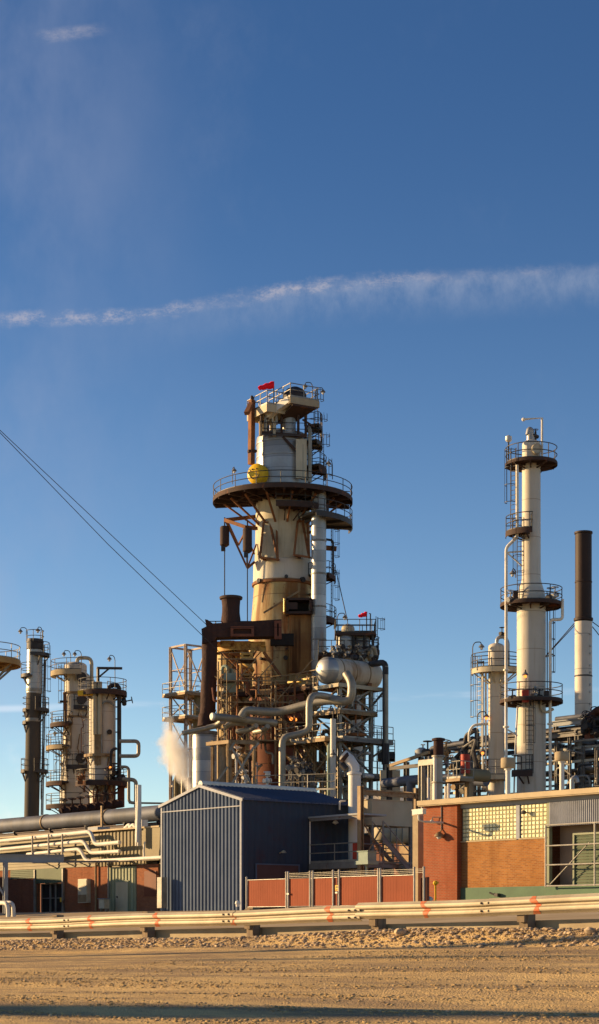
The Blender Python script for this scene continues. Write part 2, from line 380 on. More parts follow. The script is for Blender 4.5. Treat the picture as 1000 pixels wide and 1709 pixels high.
def corrugated(p0, d, L, nrm, z0, ztop, pitch=.33, depth=.07):
    """ribbed sheet wall as real folds: p0 start corner, d direction, ztop(s) upper edge"""
    b = MB(); k = 0; s = 0.; pts = []
    prof = ((0, 0), (.30, 0), (.42, 1), (.86, 1), (.98, 0))
    while s < L:
        for (f, h) in prof:
            x = s + f * pitch
            if x <= L: pts.append((x, h * depth))
        s += pitch
    pts.append((L, 0)); n = len(pts); base = len(b.v)
    for (x, h) in pts:
        q = p0 + d * x + nrm * h; b.v.append(Vector((q.x, q.y, z0))); b.v.append(Vector((q.x, q.y, ztop(x))))
    for i in range(n - 1): b.f.append((2 * i, 2 * i + 2, 2 * i + 3, 2 * i + 1))
    # back sheet gives it thickness
    q0 = p0 - nrm * .06; b.prism([Vector((q0.x, q0.y, z0)), Vector((q0 + d * L).to_tuple()[:2] + (z0,)), Vector((q0 + d * L).to_tuple()[:2] + (ztop(L) - .01,)), Vector((q0 + d * L / 2).to_tuple()[:2] + (ztop(L / 2) - .01,)), Vector((q0.x, q0.y, ztop(0) - .01))], nrm * .05)
    return b
# ================= light, sky, camera =================
SUN_AZ = 106.0; SUN_EL = 13.0          # degrees left of the line towards the camera; height
SD = Vector((-math.sin(R(SUN_AZ)) * math.cos(R(SUN_EL)), -math.cos(R(SUN_AZ)) * math.cos(R(SUN_EL)), math.sin(R(SUN_EL))))
sl = bpy.data.lights.new('sun', 'SUN'); sl.energy = 4.5; sl.angle = R(.5); sl.color = (1, .68, .34)
so = bpy.data.objects.new('sun', sl); COL.objects.link(so); so.location = (-60, 20, 60); so.rotation_euler = (-SD).to_track_quat('-Z', 'Y').to_euler()
W = bpy.data.worlds.new('World'); SC.world = W; W.use_nodes = True
class WT(NT):
    def __init__(s, w): s.t = w.node_tree; s.n = s.t.nodes; s.n.clear(); s.out = s.n.new('ShaderNodeOutputWorld')
t = WT(W); sky = t.node('ShaderNodeTexSky'); sky.sky_type = 'NISHITA'; sky.sun_disc = False
sky.sun_elevation = R(SUN_EL); sky.sun_rotation = math.atan2(SD.x, SD.y); sky.air_density = 1.0; sky.dust_density = .35; sky.ozone_density = 2.6; sky.altitude = 1200
tc = t.node('ShaderNodeTexCoord'); sp = t.node('ShaderNodeSeparateXYZ'); t.link(tc.outputs['Generated'], sp.inputs[0])
# high cloud and old contrails: bands of ice cloud laid along great circles of the sky
yy = t.math('MAXIMUM', sp.outputs[1], .02)
gx = t.math('DIVIDE', sp.outputs[0], yy); gz = t.math('DIVIDE', sp.outputs[2], yy)
cv = t.node('ShaderNodeCombineXYZ'); t.link(gx, cv.inputs[0]); t.link(gz, cv.inputs[1])
front = t.math('GREATER_THAN', sp.outputs[1], .05)
def nz(sx, sy, det=5, rough=.6, off=0.):
    mp = t.node('ShaderNodeMapping'); t.link(cv.outputs[0], mp.inputs[0]); mp.inputs['Scale'].default_value = (sx, sy, 1); mp.inputs['Location'].default_value = (off, off * .7, off); return t.noise(mp.outputs[0], 1., det, rough)
# main contrail: height of its axis against bearing
fc = t.node('ShaderNodeFloatCurve'); cu = fc.mapping.curves[0]
def kx(px): return (px + 200) / 1400.
def ky(py): return (600 - py) / 250.
pts = [(-200, 531), (0, 531), (130, 530), (250, 524), (330, 509), (450, 489), (550, 476), (640, 466), (760, 461), (1000, 449), (1200, 440)]
cu.points[0].location = (kx(pts[0][0]), ky(pts[0][1])); cu.points[1].location = (kx(pts[-1][0]), ky(pts[-1][1]))
for p in pts[1:-1]: cu.points.new(kx(p[0]), ky(p[1]))
fc.mapping.update()
u01 = t.math('DIVIDE', t.math('ADD', t.math('MULTIPLY', gx, F), 700.), 1400.)
t.link(u01, fc.inputs['Value'])
py = t.math('SUBTRACT', H, t.math('MULTIPLY', gz, F)); px = t.math('ADD', t.math('MULTIPLY', gx, F), 500.)
axis = t.math('SUBTRACT', 600., t.math('MULTIPLY', fc.outputs[0], 250.))
wob = t.math('MULTIPLY', t.math('SUBTRACT', nz(60, 60, 6, .7), .5), 30.)
d = t.math('ADD', t.math('SUBTRACT', py, axis), wob)          # below the axis is positive
ad = t.math('ABSOLUTE', d)
core = t.math('SUBTRACT', 1., t.ramp(ad, 0., 18.))
core = t.math('MULTIPLY', core, t.math('ADD', .12, t.math('MULTIPLY', t.ramp(nz(60, 95, 7, .8, 3.), .42, .66), t.math('ADD', .35, t.ramp(nz(14, 20, 3, .6, 21.), .35, .62)))))
fade = t.math('SUBTRACT', 1.05, t.math('MULTIPLY', t.ramp(px, 520., 900.), .75))
core = t.math('MULTIPLY', core, fade)
veil = t.math('MULTIPLY', t.math('SUBTRACT', 1., t.ramp(d, 2., 85.)), t.ramp(d, -14., 12.))
veil = t.math('MULTIPLY', veil, t.math('MULTIPLY', t.ramp(px, 40., 700.), t.ramp(nz(50, 26, 7, .68, 7.), .26, .72)))
left = t.math('SUBTRACT', 1., t.ramp(t.math('ABSOLUTE', t.math('SUBTRACT', py, t.math('SUBTRACT', 56., t.math('MULTIPLY', t.math('SUBTRACT', px, 115.), .12)))), 2., 17.))
left = t.math('MULTIPLY', left, t.math('MULTIPLY', t.ramp(px, 45., 95.), t.math('SUBTRACT', 1., t.ramp(px, 130., 195.))))
left = t.math('MULTIPLY', left, t.ramp(nz(50, 110, 7, .75, 11.), .36, .7))
low = t.math('SUBTRACT', 1., t.ramp(t.math('ABSOLUTE', t.math('SUBTRACT', py, t.math('ADD', 1183., t.math('MULTIPLY', px, -.03)))), 1., 9.))
low = t.math('MULTIPLY', low, t.ramp(nz(10, 60, 4, .6, 5.), .38, .7))
haze = t.math('MULTIPLY', t.math('SUBTRACT', 1., t.ramp(px, -150., 420.)), t.ramp(nz(7, 4, 6, .6, 2.), .35, .75))
wisp = t.math('MULTIPLY', t.ramp(nz(9, 6, 7, .65, 9.), .52, .85), .16)
puff = t.math('MULTIPLY', t.math('SUBTRACT', 1., t.ramp(px, 10., 110.)), t.math('MULTIPLY', t.ramp(nz(30, 30, 5, .6, 4.), .45, .7), t.ramp(py, 1200., 1300.)))
def cap(x, k): return t.math('MULTIPLY', t.math('MULTIPLY', x, k), front)
el_ = t.ramp(sp.outputs[2], .0, .46)      # clear dry air: deep overhead, pale near the horizon
gfac = t.mix(t.ramp(sp.outputs[2], -.02, .17), (1.75, 1.65, 1.52), t.mix(el_, (1.22, 1.24, 1.26), (.50, .70, .92)))
grade = t.mix(1., sky.outputs[0], gfac, 'MULTIPLY')
c = grade
for m_, k, colr in ((haze, .5, (3.2, 3.5, 4.6)), (wisp, .6, (3.6, 3.8, 4.6)), (veil, .36, (3.8, 4.1, 4.9)), (core, .28, (6.2, 5.2, 4.8)), (left, .26, (6.0, 5.2, 4.9)), (low, .33, (8, 8, 8.4)), (puff, .4, (8, 7.6, 7.4))):
    c = t.mix(cap(m_, k), c, colr)
bg = t.node('ShaderNodeBackground'); t.link(c, bg.inputs[0]); bg.inputs[1].default_value = .060; t.link(bg.outputs[0], t.out.inputs[0])
cam = bpy.data.cameras.new('camera'); co = bpy.data.objects.new('camera', cam); COL.objects.link(co); SC.camera = co
co.location = (0, 0, ZC); co.rotation_euler = (R(90), 0, 0); cam.sensor_fit = 'HORIZONTAL'; cam.sensor_width = 36; cam.lens = 36 * F / 1000; cam.shift_y = (H - 854.5) / 1000 * 1.0; cam.clip_start = .5; cam.clip_end = 6000
SC.view_settings.view_transform = 'Standard'; SC.view_settings.look = 'None'; SC.view_settings.exposure = 1.12; SC.view_settings.gamma = 1
SC.render.film_transparent = False
try:
    SC.cycles.max_bounces = 6; SC.cycles.use_denoising = True; SC.cycles.volume_bounces = 2
except Exception: pass

# ================= ground =================
us = [-3000, -1200, -500] + [-250 + 4 * i for i in range(20)] + [-170 + 3 * i for i in range(70)] + [60, 120, 400, 1200, 3000]
vs_ = [-60, -20, -5] + sorted([.5 * i for i in range(0, 56)] + [21.6 + .1 * i for i in range(30) if (i + 1) % 5]) + [28 + 2 * i for i in range(16)] + [70, 100, 150, 260, 600, 1500, 4000]
b = MB()
def gz_(u, v):
    z = ground_z(max(-130, min(60, u)), v)
    if 0 < v < 24 and -80 < u < 20:
        z += .035 * math.sin(v * 1.9 + math.sin(u * .21) * 1.3) * math.sin(u * .33 + v * .4) + .02 * math.sin(v * 5.1 + u * .13)
    if v < 0: z = ground_z(u if -130 < u < 60 else 0, 0) + v * .01
    z += .23 * math.exp(-((v - 22.95) / .45) ** 2) * (.85 + .15 * math.sin(u * .45))
    return z
for v in vs_:
    for u in us: b.v.append(S(u, v, gz_(u, v)))
n = len(us)
for j in range(len(vs_) - 1):
    for i in range(n - 1): b.f.append((j * n + i, j * n + i + 1, (j + 1) * n + i + 1, (j + 1) * n + i))
b.solo('ground', M['ground'], kind='structure', loc=Vector((0, 0, 0)))
def ground_hit(px, py):
    Z = 5.0
    while Z < 60:
        p = P(px, py, Z)
        if p.z <= ground_z(uc(p), vc(p)): return p
        Z += .02
    return p
# stones
ICO = None
def rock(b, p, r, sq=.6):
    n = 6; a = ru(0, 6.3); q = len(b.v)
    ring = [(0, -.7), (.8, -.45), (1, .05), (.62, .62)]
    for (rr, h) in ring[1:]:
        for k in range(n):
            t_ = a + 2 * math.pi * k / n + h; w = r * rr * ru(.75, 1.2); b.v.append(p + Vector((math.cos(t_) * w, math.sin(t_) * w * ru(.8, 1.), h * r * sq * ru(.8, 1.2))))
    b.v.append(p + Vector((0, 0, r * sq * .85)))
    for i in range(2):
        for k in range(n): l = (k + 1) % n; b.f.append((q + i * n + k, q + i * n + l, q + (i + 1) * n + l, q + (i + 1) * n + k))
    for k in range(n): b.f.append((q + 2 * n + k, q + 2 * n + (k + 1) % n, q + 3 * n))
b = MB()
for i in range(9500):
    u = ru(-47, -12); v = random.gauss(22.95, .42)
    if v > 24.0 or v < 22.1: continue
    r = .020 + .045 * rnd() ** 2.6
    rock(b, S(u, v, gz_(u, v) + r * .2), r)
b.solo('gravel', M['stone'], kind='stuff')
b = MB()
for i in range(2600):
    Zq = ru(14, 32); Xq = ru(-.19, .19) * Zq; p = Vector((Xq, Zq, 0)); u, v = uc(p), vc(p)
    if v > 21.5: continue
    r = .006 + .016 * rnd() ** 4; rock(b, S(u, v, gz_(u, v) + r * .2), r)
b.solo('road_pebbles', M['stone'], kind='stuff')
b = MB()
for i in range(15000):
    Zq = 14 + 17 * rnd() ** .8; Xq = ru(-.185, .185) * Zq; p = Vector((Xq, Zq, 0)); u, v = uc(p), vc(p)
    if v > 21.6 or math.sin(v * 2.3 + math.sin(u * .3) * 1.5) * .5 + .5 < rnd() * .8: continue
    r = .010 + .022 * rnd() ** 2.5; rock(b, S(u, v, gz_(u, v) + r * .05), r, .5)
b.solo('road_clods', mat('road clods', (.60, .42, .19), (.36, .25, .13), 6, .95, spec=.03), kind='stuff')
for (px_, r, lab) in ((668, .11, 'large pale boulder among the gravel under the middle guardrail post'), (985, .10, 'brown boulder in the gravel at the right end of the guardrail'), (541, .06, 'fist sized pale stone lying on the gravel left of the rail joint')):
    p = SV(px_, 22.75); u, v = uc(p), vc(p); b = MB()
    pr = [(max(.01, math.sin(math.pi * i / 8)) * r * ru(.9, 1.1), -math.cos(math.pi * i / 8) * r * .75) for i in range(9)]
    b.lathe(S(u, v, gz_(u, v) + r * .35), pr, 11, cap=False)
    for i, q in enumerate(b.v): b.v[i] = q + Vector((ru(-1, 1), ru(-1, 1), ru(-1, 1))) * r * .12
    b.solo('rock', M['stone'], lab, 'rock')

# ================= guardrail =================
VR = 23.1
def ur(px_): return uc(SV(px_, VR))
gr = thing('guardrail', 'long galvanised guardrail with orange paint marks along the gravel road', 'guardrail', S(ur(500), VR, ground_z(ur(500), VR)))
WP = [(0, .0), (.02, .02), (.055, .075), (.085, .085), (.115, .075), (.145, .012), (.165, .012), (.195, .075), (.225, .085), (.255, .075), (.29, .02), (.31, .0)]
def wbeam(u0, u1, dz=0., dv=0., w=.008):
    b = MB(); N = max(2, int(abs(u1 - u0) / .8)); m = len(WP)
    for i in range(N + 1):
        u = u0 + (u1 - u0) * i / N; z0 = ground_z(u, VR) + .44 + dz
        z0 += .012 * math.sin(u * .9)
        for (h, o) in WP: b.v.append(S(u, VR - .1 - o - dv, z0 + h))
    for i in range(N):
        for k in range(m - 1): b.f.append((i * m + k, (i + 1) * m + k, (i + 1) * m + k + 1, i * m + k + 1))
    b0 = len(b.v); N1 = len(b.v)
    for i in range(N + 1):
        for k in range(m): b.v.append(b.v[i * m + k] + V * w)
    for i in range(N):
        for k in range(m - 1): b.f.append((N1 + i * m + k, N1 + i * m + k + 1, N1 + (i + 1) * m + k + 1, N1 + (i + 1) * m + k))
    for i in range(N):
        for k in (0, m - 1): b.f.append((i * m + k, (i + 1) * m + k, N1 + (i + 1) * m + k, N1 + i * m + k))
    return b
segs = [(ur(-120), ur(130), 0, 0), (ur(127), ur(400), .004, .012), (ur(395), ur(612), .0, .002), (ur(606), ur(838), .045, .022), (ur(826), ur(1090), .05, .036)]
for (a, c, dz, dv) in segs:
    bm_ = wbeam(a, c, dz, dv).build('rail_beam', M['railsteel'], gr)
    for e in (c - .12, c - .3):
        for h in (.085, .225): q = S(e, VR - .19 - dv, ground_z(e, VR) + .44 + dz + h); MB().lathe(q, [(.001, .02), (.018, .015), (.022, 0)], 8, axis=-V).build('bolt', M['dark'], bm_)
for pxm in (57, 160, 271, 397, 559, 720, 906):
    u = ur(pxm); dz, dv = next(((s[2], s[3]) for s in reversed(segs) if s[0] <= u <= s[1]), (0, 0)); b = MB(); m = len(WP)
    for i, (h, o) in enumerate(WP):
        sk = (-.10 if h > .15 else -.02) * 0 + (.06 * math.sin(h * 15)); w = .065 + .02 * math.sin(h * 31 + pxm)
        for s_ in (-1, 1): b.v.append(S(u + sk + s_ * w, VR - .104 - o - dv, ground_z(u + sk + s_ * w, VR) + .44 + dz + h + .012 * math.sin((u) * .9)))
    for i in range(m - 1): b.f.append((2 * i, 2 * i + 1, 2 * i + 3, 2 * i + 2))
    b.build('paint_mark', M['orange'], gr)
for pxp in (-38, 92, 243, 418, 627, 875, 1060):
    u = ur(pxp); z = ground_z(u, VR); b = MB(); b.sb(u - .1, u + .1, VR - .02, VR + .18, z - .4, z + .80); b.sb(u - .085, u + .085, VR - .09, VR - .025, z + .36, z + .76)
    b.build('post', M['wood'], gr)
b = MB(); N = 30; prev = None
pts = []
for i in range(N + 1):
    u = ur(-100) + (ur(1080) - ur(-100)) * i / N; pts.append(S(u, 23.47, ground_z(u, 23.47) + .15))
for i in range(N): b.beam(pts[i], pts[i + 1], .25, .46)
b.solo('kerb', M['concrete'], kind='structure')

# overhead line and pipe out of the frame on the left; their shadows cross the road
A = ground_hit(-300, 1683); B = ground_hit(1120, 1695)
L = 30; a_, b_ = A + SD * L, B + SD * L
op = thing('overhead_pipe', 'large overhead pipe on a trestle left of the road, casting the long shadow', 'pipe', Vector((a_.x - 6, a_.y, -2)))
MB().tube([a_ + (a_ - b_) * .8, b_ + (b_ - a_) * .3], .33, 16).build('pipe', M['silverdull'], op)
for k in (.3, .75):
    q = a_ + (a_ - b_) * k; b = MB(); b.beam(Vector((q.x, q.y - .5, -2.6)), q - UP * .3, .25); b.beam(Vector((q.x, q.y + .5, -2.6)), q - UP * .3, .25); b.build('trestle_leg', M['steel'], op)
for (y0, y1, LL, r) in ((1599, 1571, 17, .10), (1606, 1594, 19, .06)):
    A = ground_hit(-200, y0 + 3); B = ground_hit(1150, y1); a_, b_ = A + SD * LL, B + SD * LL
    MB().tube([a_ + (a_ - b_) * .5, b_], r, 6).solo('overhead_cable', M['dark'], 'thick overhead cable bundle beside the road whose shadow crosses the gravel' if LL == 17 else 'thinner second overhead cable left of the road', 'cable')

# pale concrete yard between the guardrail and the buildings
b = MB(); ny = 60
for j in range(14):
    v = 27 + 36.9 * j / 13
    for i in range(ny + 1): u = -150 + 180 * i / ny; b.v.append(S(u, v, max(gz_(u, v), ground_z(max(-130, min(60, u)), v)) + .03))
for j in range(13):
    for i in range(ny): b.f.append((j * (ny + 1) + i, j * (ny + 1) + i + 1, (j + 1) * (ny + 1) + i + 1, (j + 1) * (ny + 1) + i))
b.solo('yard', mat('yard concrete', (.50, .40, .26), (.38, .29, .18), .4, .95, bump=.1, spec=0.), kind='structure', loc=Vector((0, 0, 0)))
# unseen blocks added outside the left edge, shaped to shade the workshop
nb_ = thing('shade_block', 'unseen brick block added past the left edge to shade the workshop', 'building', S(-120, 59, 0))
for (a, c, h) in ((-140, -114, 5.2), (-111, -103.5, 4.5)):
    MB().sb(a, c, 54, 58.5, -.3, h).build('wall', M['bricklong'], nb_)
    um_ = (a + c) / 2; b = MB(); b.prism([S(a - .2, 53.8, h + .01), S(c + .2, 53.8, h + .01), S(um_, 53.8, h + .7)], V * 4.9); b.build('roof', M['coping'], nb_)
MB().sb(-114 + .003, -111 - .003, 55, 58, -.3, 3.0).build('link_wall', M['bricklong'], nb_)
# ================= blue shed =================
UC, VG = -80.04, 63.3; GW = 7.71; UL = UC - GW; SLEN = 8.6
sh = thing('shed', 'blue corrugated metal shed with a low gable and white ridge cap', 'shed', S(UC - GW / 2, VG + SLEN / 2, 0))
ze, za = 6.33, 7.27
def gt(s): return ze + (za - ze) * (1 - abs(s - GW / 2) / (GW / 2))
corrugated(S(UL, VG), U, GW, -V, -.1, gt, .335, .085).build('gable_wall', M['blue'], sh)
corrugated(S(UC, VG), V, SLEN, U, -.1, lambda s: ze, .45, .035).build('side_wall', mat('shaded blue siding', (.030, .046, .072), (.034, .042, .062), .8, .7, spot=((.05, .025, .035), .9, .55, .8)), sh, label='blue side wall with its shade painted in')  # same siding as the gable, coloured darker for its shaded side
b = MB(); b.sb(UL - .02, UL + .04, VG + .05, VG + SLEN, -.1, ze); b.sb(UL + .05, UC - .05, VG + SLEN - .05, VG + SLEN, -.1, ze); b.build('rear_wall', M['blue'], sh)
roof = None
for s_ in (-1, 1):
    b = MB(); um = UC - GW / 2; ue = um + s_ * (GW / 2 + .18); zl = ze - .05
    b.prism([S(um, VG - .14, za + .05), S(ue, VG - .14, zl), S(ue, VG - .14, zl + .07), S(um, VG - .14, za + .12)], V * (SLEN + .3))
    k = .1
    while k < SLEN + .1: b.beam(S(um, VG - .1 + k, za + .135), S(ue, VG - .1 + k, zl + .085), .10, .05); k += .3
    o = b.build('roof', M['blueroof'], sh)
    b = MB(); b.beam(S(um, VG - .17, za + .03), S(ue + s_ * .03, VG - .17, zl + .0), .05, .16); b.build('fascia', M['trim'], o)
b = MB(); um = UC - GW / 2; b.tube([S(um, VG - .1, za + .14), S(um, VG + SLEN + .1, za + .14)], .2, 16); b.build('ridge_cap', M['pipewhite'], sh)
b = MB(); b.sb(UL + .05, UC - .02, VG - .125, VG - .09, 5.92, 5.98); b.build('trim', M['trim'], sh)
for u in (UL + .02, UC - .02): b = MB(); b.sb(u - .07, u + .07, VG - .13, VG - .06, -.1, ze - .02); b.build('corner_trim', M['trim'], sh)
v0, v1 = vc(SU(427, UC)), vc(SU(497, UC)); zt = zz(1444, SU(460, UC).y)
b = MB(); b.sb(UC + .04, UC + .07, v0, v1, 0, zt); d = b.build('door', mat('dull maroon door paint', (.10, .055, .05)), sh)
b = MB(); b.sb(UC + .04, UC + .11, v0 - .07, v0, 0, zt + .07); b.sb(UC + .04, UC + .11, v1, v1 + .07, 0, zt + .07); b.sb(UC + .04, UC + .11, v0, v1, zt, zt + .07); b.build('frame', M['blue'], d)
q = SU(467, UC + .05, 1424); b = MB(); b.beam(q, q + U * .35 + UP * .12, .05); b.lathe(q + U * .35 + UP * .0, [(.16, 0), (.1, .12), (.03, .16)], 10); o = b.build('wall_lamp', M['concrete'], sh)
pipe('conduit', 'short white conduit pipe bent over the right end of the shed eave', 'conduit', [SU(567, UC + .3, 1352), SU(567, UC + .3, 1337), SU(576, UC + .3, 1337)], .06, M['pipewhite'])

# ---- landing, canopy and their gantry between shed and brick building
VD = 68.2; uE = uc(SV(602, VD)); zD = zz(1441, SV(550, VD).y)
ld = thing('landing', 'raised grey steel landing with handrail and flat canopy on the blue shed side', 'platform', S(uE - 2, VD, 0))
d = sdeck(ld, UC + .1, uE, VD, VD + 1.9, zD, m=M['steel'], rm=M['galv'], rail=(0,), t=.32, name='deck', sp=2.0)
zC = zz(1364, SV(550, VD).y); b = MB(); b.prism([S(UC + .1, VD - .1, zC), S(uE, VD - .1, zC + .02), S(uE, VD - .1, zC + .12), S(UC + .1, VD - .1, zC + .1)], V * 2.1); cn = b.build('canopy', M['greyband'], ld)
b = MB(); b.beam(S(UC + .1, VD, zC - .1), S(uE, VD, zC - .08), .08, .16); b.build('beam', M['steel'], cn)
b = MB(); b.tube([S(UC + .15, VD, zD), S(UC + .15, VD, zC)], .04, 6); b.build('canopy_post', M['pipewhite'], ld)
MB().lathe(SV(560, VD + .5, 1376), [(.03, .25), (.12, .2), (.2, .08), (.02, 0)], 12).build('lamp', M['glasslamp'], ld)
b = MB(); b.sb(uE - .9, uE - .55, VD + .2, VD + .6, zD + .05, zD + 1.15); b.build('control_box', M['hydrantred'], ld)
q = SV(602, VD - .15); zt = zz(1312, q.y)
gy = thing('steel_gantry', 'grey steel goal post frame with cross bracing beside the shed landing', 'steel frame', Vector((q.x, q.y, 0)))
b = MB(); b.hbeam(Vector((q.x, q.y, -.1)), Vector((q.x, q.y, zt)), .27, up=V); b.build('post', M['tansteel'], gy)
up_ = uc(q); v2 = vc(SU(694, up_)); q2 = S(up_, v2)
b = MB(); b.hbeam(Vector((q2.x, q2.y, -.1)), Vector((q2.x, q2.y, zt + .1)), .27, up=V); b.build('post', M['tansteel'], gy)
b = MB(); b.hbeam(S(up_, vc(q) + .1, zt - .35), S(up_, v2 + .1, zt - .35), .2, .3); b.build('crossbeam', M['tansteel'], gy)
vm = vc(q) + .25
for (za_, zb_) in ((2.9, 5.0), (5.0, 2.9)):
    b = MB(); b.beam(S(up_ - .05, vm, za_), S(up_ - .05, vm + 1.6, zb_), .07); b.build('brace', M['tansteel'], gy)
b = MB(); b.beam(S(up_ - .02, vm + 1.5, 2.2), S(up_ - .02, vm + 1.5, 5.1), .09); b.build('hanger', M['steel'], gy)
b = MB(); b.beam(S(up_, vc(q) + .1, 2.55), S(up_, v2, 2.55), .12, .2); b.build('crossbeam', M['steel'], gy)
for pts in ([S(up_, vc(q) + .15, 2.7), S(up_, v2 - .15, 2.7)],): railing(gy, pts, M['galv'], sp=1.3)
# tan enclosure carried above
p0 = SV(588, 71.2); p1 = SV(621, 71.2); u0, u1 = uc(p0), uc(p1); z1 = zz(1335, p1.y); z0 = zz(1377, p1.y); v1 = vc(SU(692, u1))
eb = thing('equipment_housing', 'blank tan sheet metal housing held up between shed and brick building', 'housing', S((u0 + u1) / 2, 73, z0))
MB().sb(u0, u1, 71.2, v1, z0, z1).build('casing', M['beige'], eb)
b = MB(); b.sb(u0 - .05, u1 + .05, 71.15, v1 + .05, z1, z1 + .06); b.build('lid', M['coping'], eb)
for v in (71.35, v1 - .2): b = MB(); b.beam(S(u1 - .15, v, 0), S(u1 - .15, v, z0), .16); b.build('leg', M['steel'], eb)
b = MB(); b.tube([S(u0 + .1, 71.1, z1 - .3), S(u0 + .1, 71.1, z1 + .25), S(u0 + .9, 71.1, z1 + .3)], .05, 6, bend=.15); b.build('conduit', M['galv'], eb)
# tank under it, steps, teal machine
q = SV(640, 77.5, 1392); r = 15.5 * q.y / F
tk = thing('horizontal_tank', 'cream horizontal tank tucked under the tan housing', 'tank', Vector((q.x, q.y, 0)))
b = MB(); ln = 2.6; b.lathe(q - V * .4, [(r * .02, -.18), (r * .5, -.14), (r * .85, -.05), (r, .08)] + [(r, ln), (r * .85, ln + .12), (r * .02, ln + .2)], 28, axis=V); b.build('shell', M['beige'], tk)
for k in (.4, 1.9): b = MB(); b.cb(Vector((q.x, q.y, 0)) + V * k + UP * (q.z - r) / 2, .9, .2, (q.z - r), SITE); b.build('saddle', M['tansteel'], tk)
b = MB();
for k in range(3): b.tube([q + U * (r + .1) + V * (k * .5) - UP * .5, q + U * (r + .1) + V * (k * .5) + UP * .55], .04, 5)
b.build('pipe', M['galv'], tk)
st = thing('staircase', 'grey steel staircase climbing behind the red slatted fence', 'stairs', S(up_ + .4, 70.5, 0))
a0_, a1_ = S(up_ - .4, 69.3, 4.1), S(up_ - .4, 73.6, .5)
for s_ in (0, .9):
    b = MB(); b.beam(a0_ + U * s_, a1_ + U * s_, .06, .25); b.build('stringer', M['steel'], st)
    b = MB(); b.tube([a0_ + U * s_ + UP * 1, a1_ + U * s_ + UP * 1], .035, 5)
    for k in range(5): p = a0_.lerp(a1_, k / 4) + U * s_; b.tube([p, p + UP], .03, 5)
    b.build('handrail', M['galv'], st)
for k in range(16): p = a0_.lerp(a1_, (k + .5) / 16); b = MB(); b.box(p - V * .13, U * .9, V * .26, UP * .04); b.build('tread', M['steel'], st)
q = SV(612, 67.3, 1443); b = MB(); b.cb(q + UP * .1, 1.1, .8, .2, SITE); b.cb(q + UP * .45, .9, .65, .5, SITE); b.cb(q + UP * .73, 1., .75, .05, SITE); b.beam(q - UP * .0, q - UP * (q.z), .12)
b.solo('pump_unit', M['tealbox'], 'pale teal machine unit on a stand at the landing end', 'machine')
lw = thing('dark_backdrop', 'dark maroon block added for the shaded equipment behind the staircase', 'building', SV(650, 90))  # block added to stand for the dark, shaded equipment between the buildings
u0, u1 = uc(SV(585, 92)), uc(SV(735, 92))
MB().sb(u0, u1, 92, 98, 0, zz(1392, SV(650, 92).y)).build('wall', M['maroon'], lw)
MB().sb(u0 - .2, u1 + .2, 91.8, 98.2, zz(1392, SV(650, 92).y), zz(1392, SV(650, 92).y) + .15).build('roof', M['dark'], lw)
for k in range(3): MB().sb(u0 + 1.5 + k * 2.4, u0 + 2.9 + k * 2.4, 91.95, 92.05, .6, 2.6).build('dark_panel', M['dk'], lw)
for (pxx, pyy, sc_) in ((627, 1417, .16), (622, 1424, .1), (632, 1399, .1)):
    pass
# small lit lamp
q = SV(621, 69.5, 1423); b = MB(); b.ball(q, .10, 8); o = b.solo('work_lamp', M['lampglow'], 'small glowing orange lamp by the staircase under the tan housing', 'lamp')

# ================= red slatted chain-link fence =================
VF = 57.2
fe = thing('fence', 'red slatted chain link fence with pale posts in front of the blue shed', 'fence', SV(555, VF))
def fz(px_): return 0.03
FT = zz(1462, SV(640, VF).y)
pp = [413, 481, 519, 566, 635, 693.5]
for i in range(5):
    a, c = uc(SV(pp[i] + 1.6, VF)), uc(SV(pp[i + 1] - 1.6, VF)); top = FT + (.02 if i % 2 else 0)
    b = MB(); n = max(2, int((c - a) / .09)); w = (c - a) / n
    for k in range(n): b.box(S(a + k * w, VF - .012 + .003 * (k % 2), .08), U * (w * .985), V * .018, UP * (top - .08 - .02 * rnd()))
    o = b.build('panel', M['redslat'], fe)
    b = MB(); b.tube([S(a, VF - .04, top), S(c, VF - .04, top), S(c, VF - .04, .1), S(a, VF - .04, .1)], .022, 6, closed=True); b.build('frame', M['fencepost'], o)
for px_ in (413, 479.2, 482.6, 519, 523.5, 557.5, 567.5, 633, 636.5, 693, 709):
    a = uc(SV(px_, VF)); tall = FT + (.32 if px_ > 420 else .12)
    b = MB(); b.tube([S(a, VF - .05, -.1), S(a, VF - .05, tall)], .05, 8); b.ball(S(a, VF - .05, tall), .06, 6); b.build('post', M['fencepost'], fe)
for k in (.1, .18, .26):
    b = MB(); b.tube([S(uc(SV(481, VF)), VF - .05, FT + k), S(uc(SV(709, VF)), VF - .05, FT + k)], .010, 4); b.build('barbed_wire', M['galv'], fe)
a, c = uc(SV(694.5, VF)), uc(SV(708, VF)); b = MB(); b.sb(a, c, VF + .3, VF + .33, .05, FT - .1); b.build('panel', M['maroon'], fe)  # last fence panel, its shadow painted as the darker maroon
q = SV(562.5, VF - .06, 1482); b = MB(); b.cb(q, .24, .02, .26, SITE); o = b.build('sign', M['yellow'], fe)
for (dx, dz, w, h) in ((-.04, .04, .06, .07), (.05, .04, .06, .07), (0, -.07, .16, .03)): b = MB(); b.cb(q - V * .014 + U * dx + UP * dz, w, .006, h, SITE); b.build('marking', M['dark'], o)
for px_ in (481, 562): q = SV(px_, VF - .1, 1492 if px_ == 481 else 1490); b = MB(); b.cb(q, .16, .06, .08, SITE); b.build('latch', M['fencepost'], fe)
q = SV(727, 60.5); b = MB(); zt = zz(1474, q.y); b.tube([Vector((q.x, q.y, -.1)), Vector((q.x, q.y, zt))], .045, 8); b.ball(Vector((q.x, q.y, zt)), .12, 8); b.beam(Vector((q.x, q.y, zt)), Vector((q.x + .16, q.y, zt + .02)), .06)
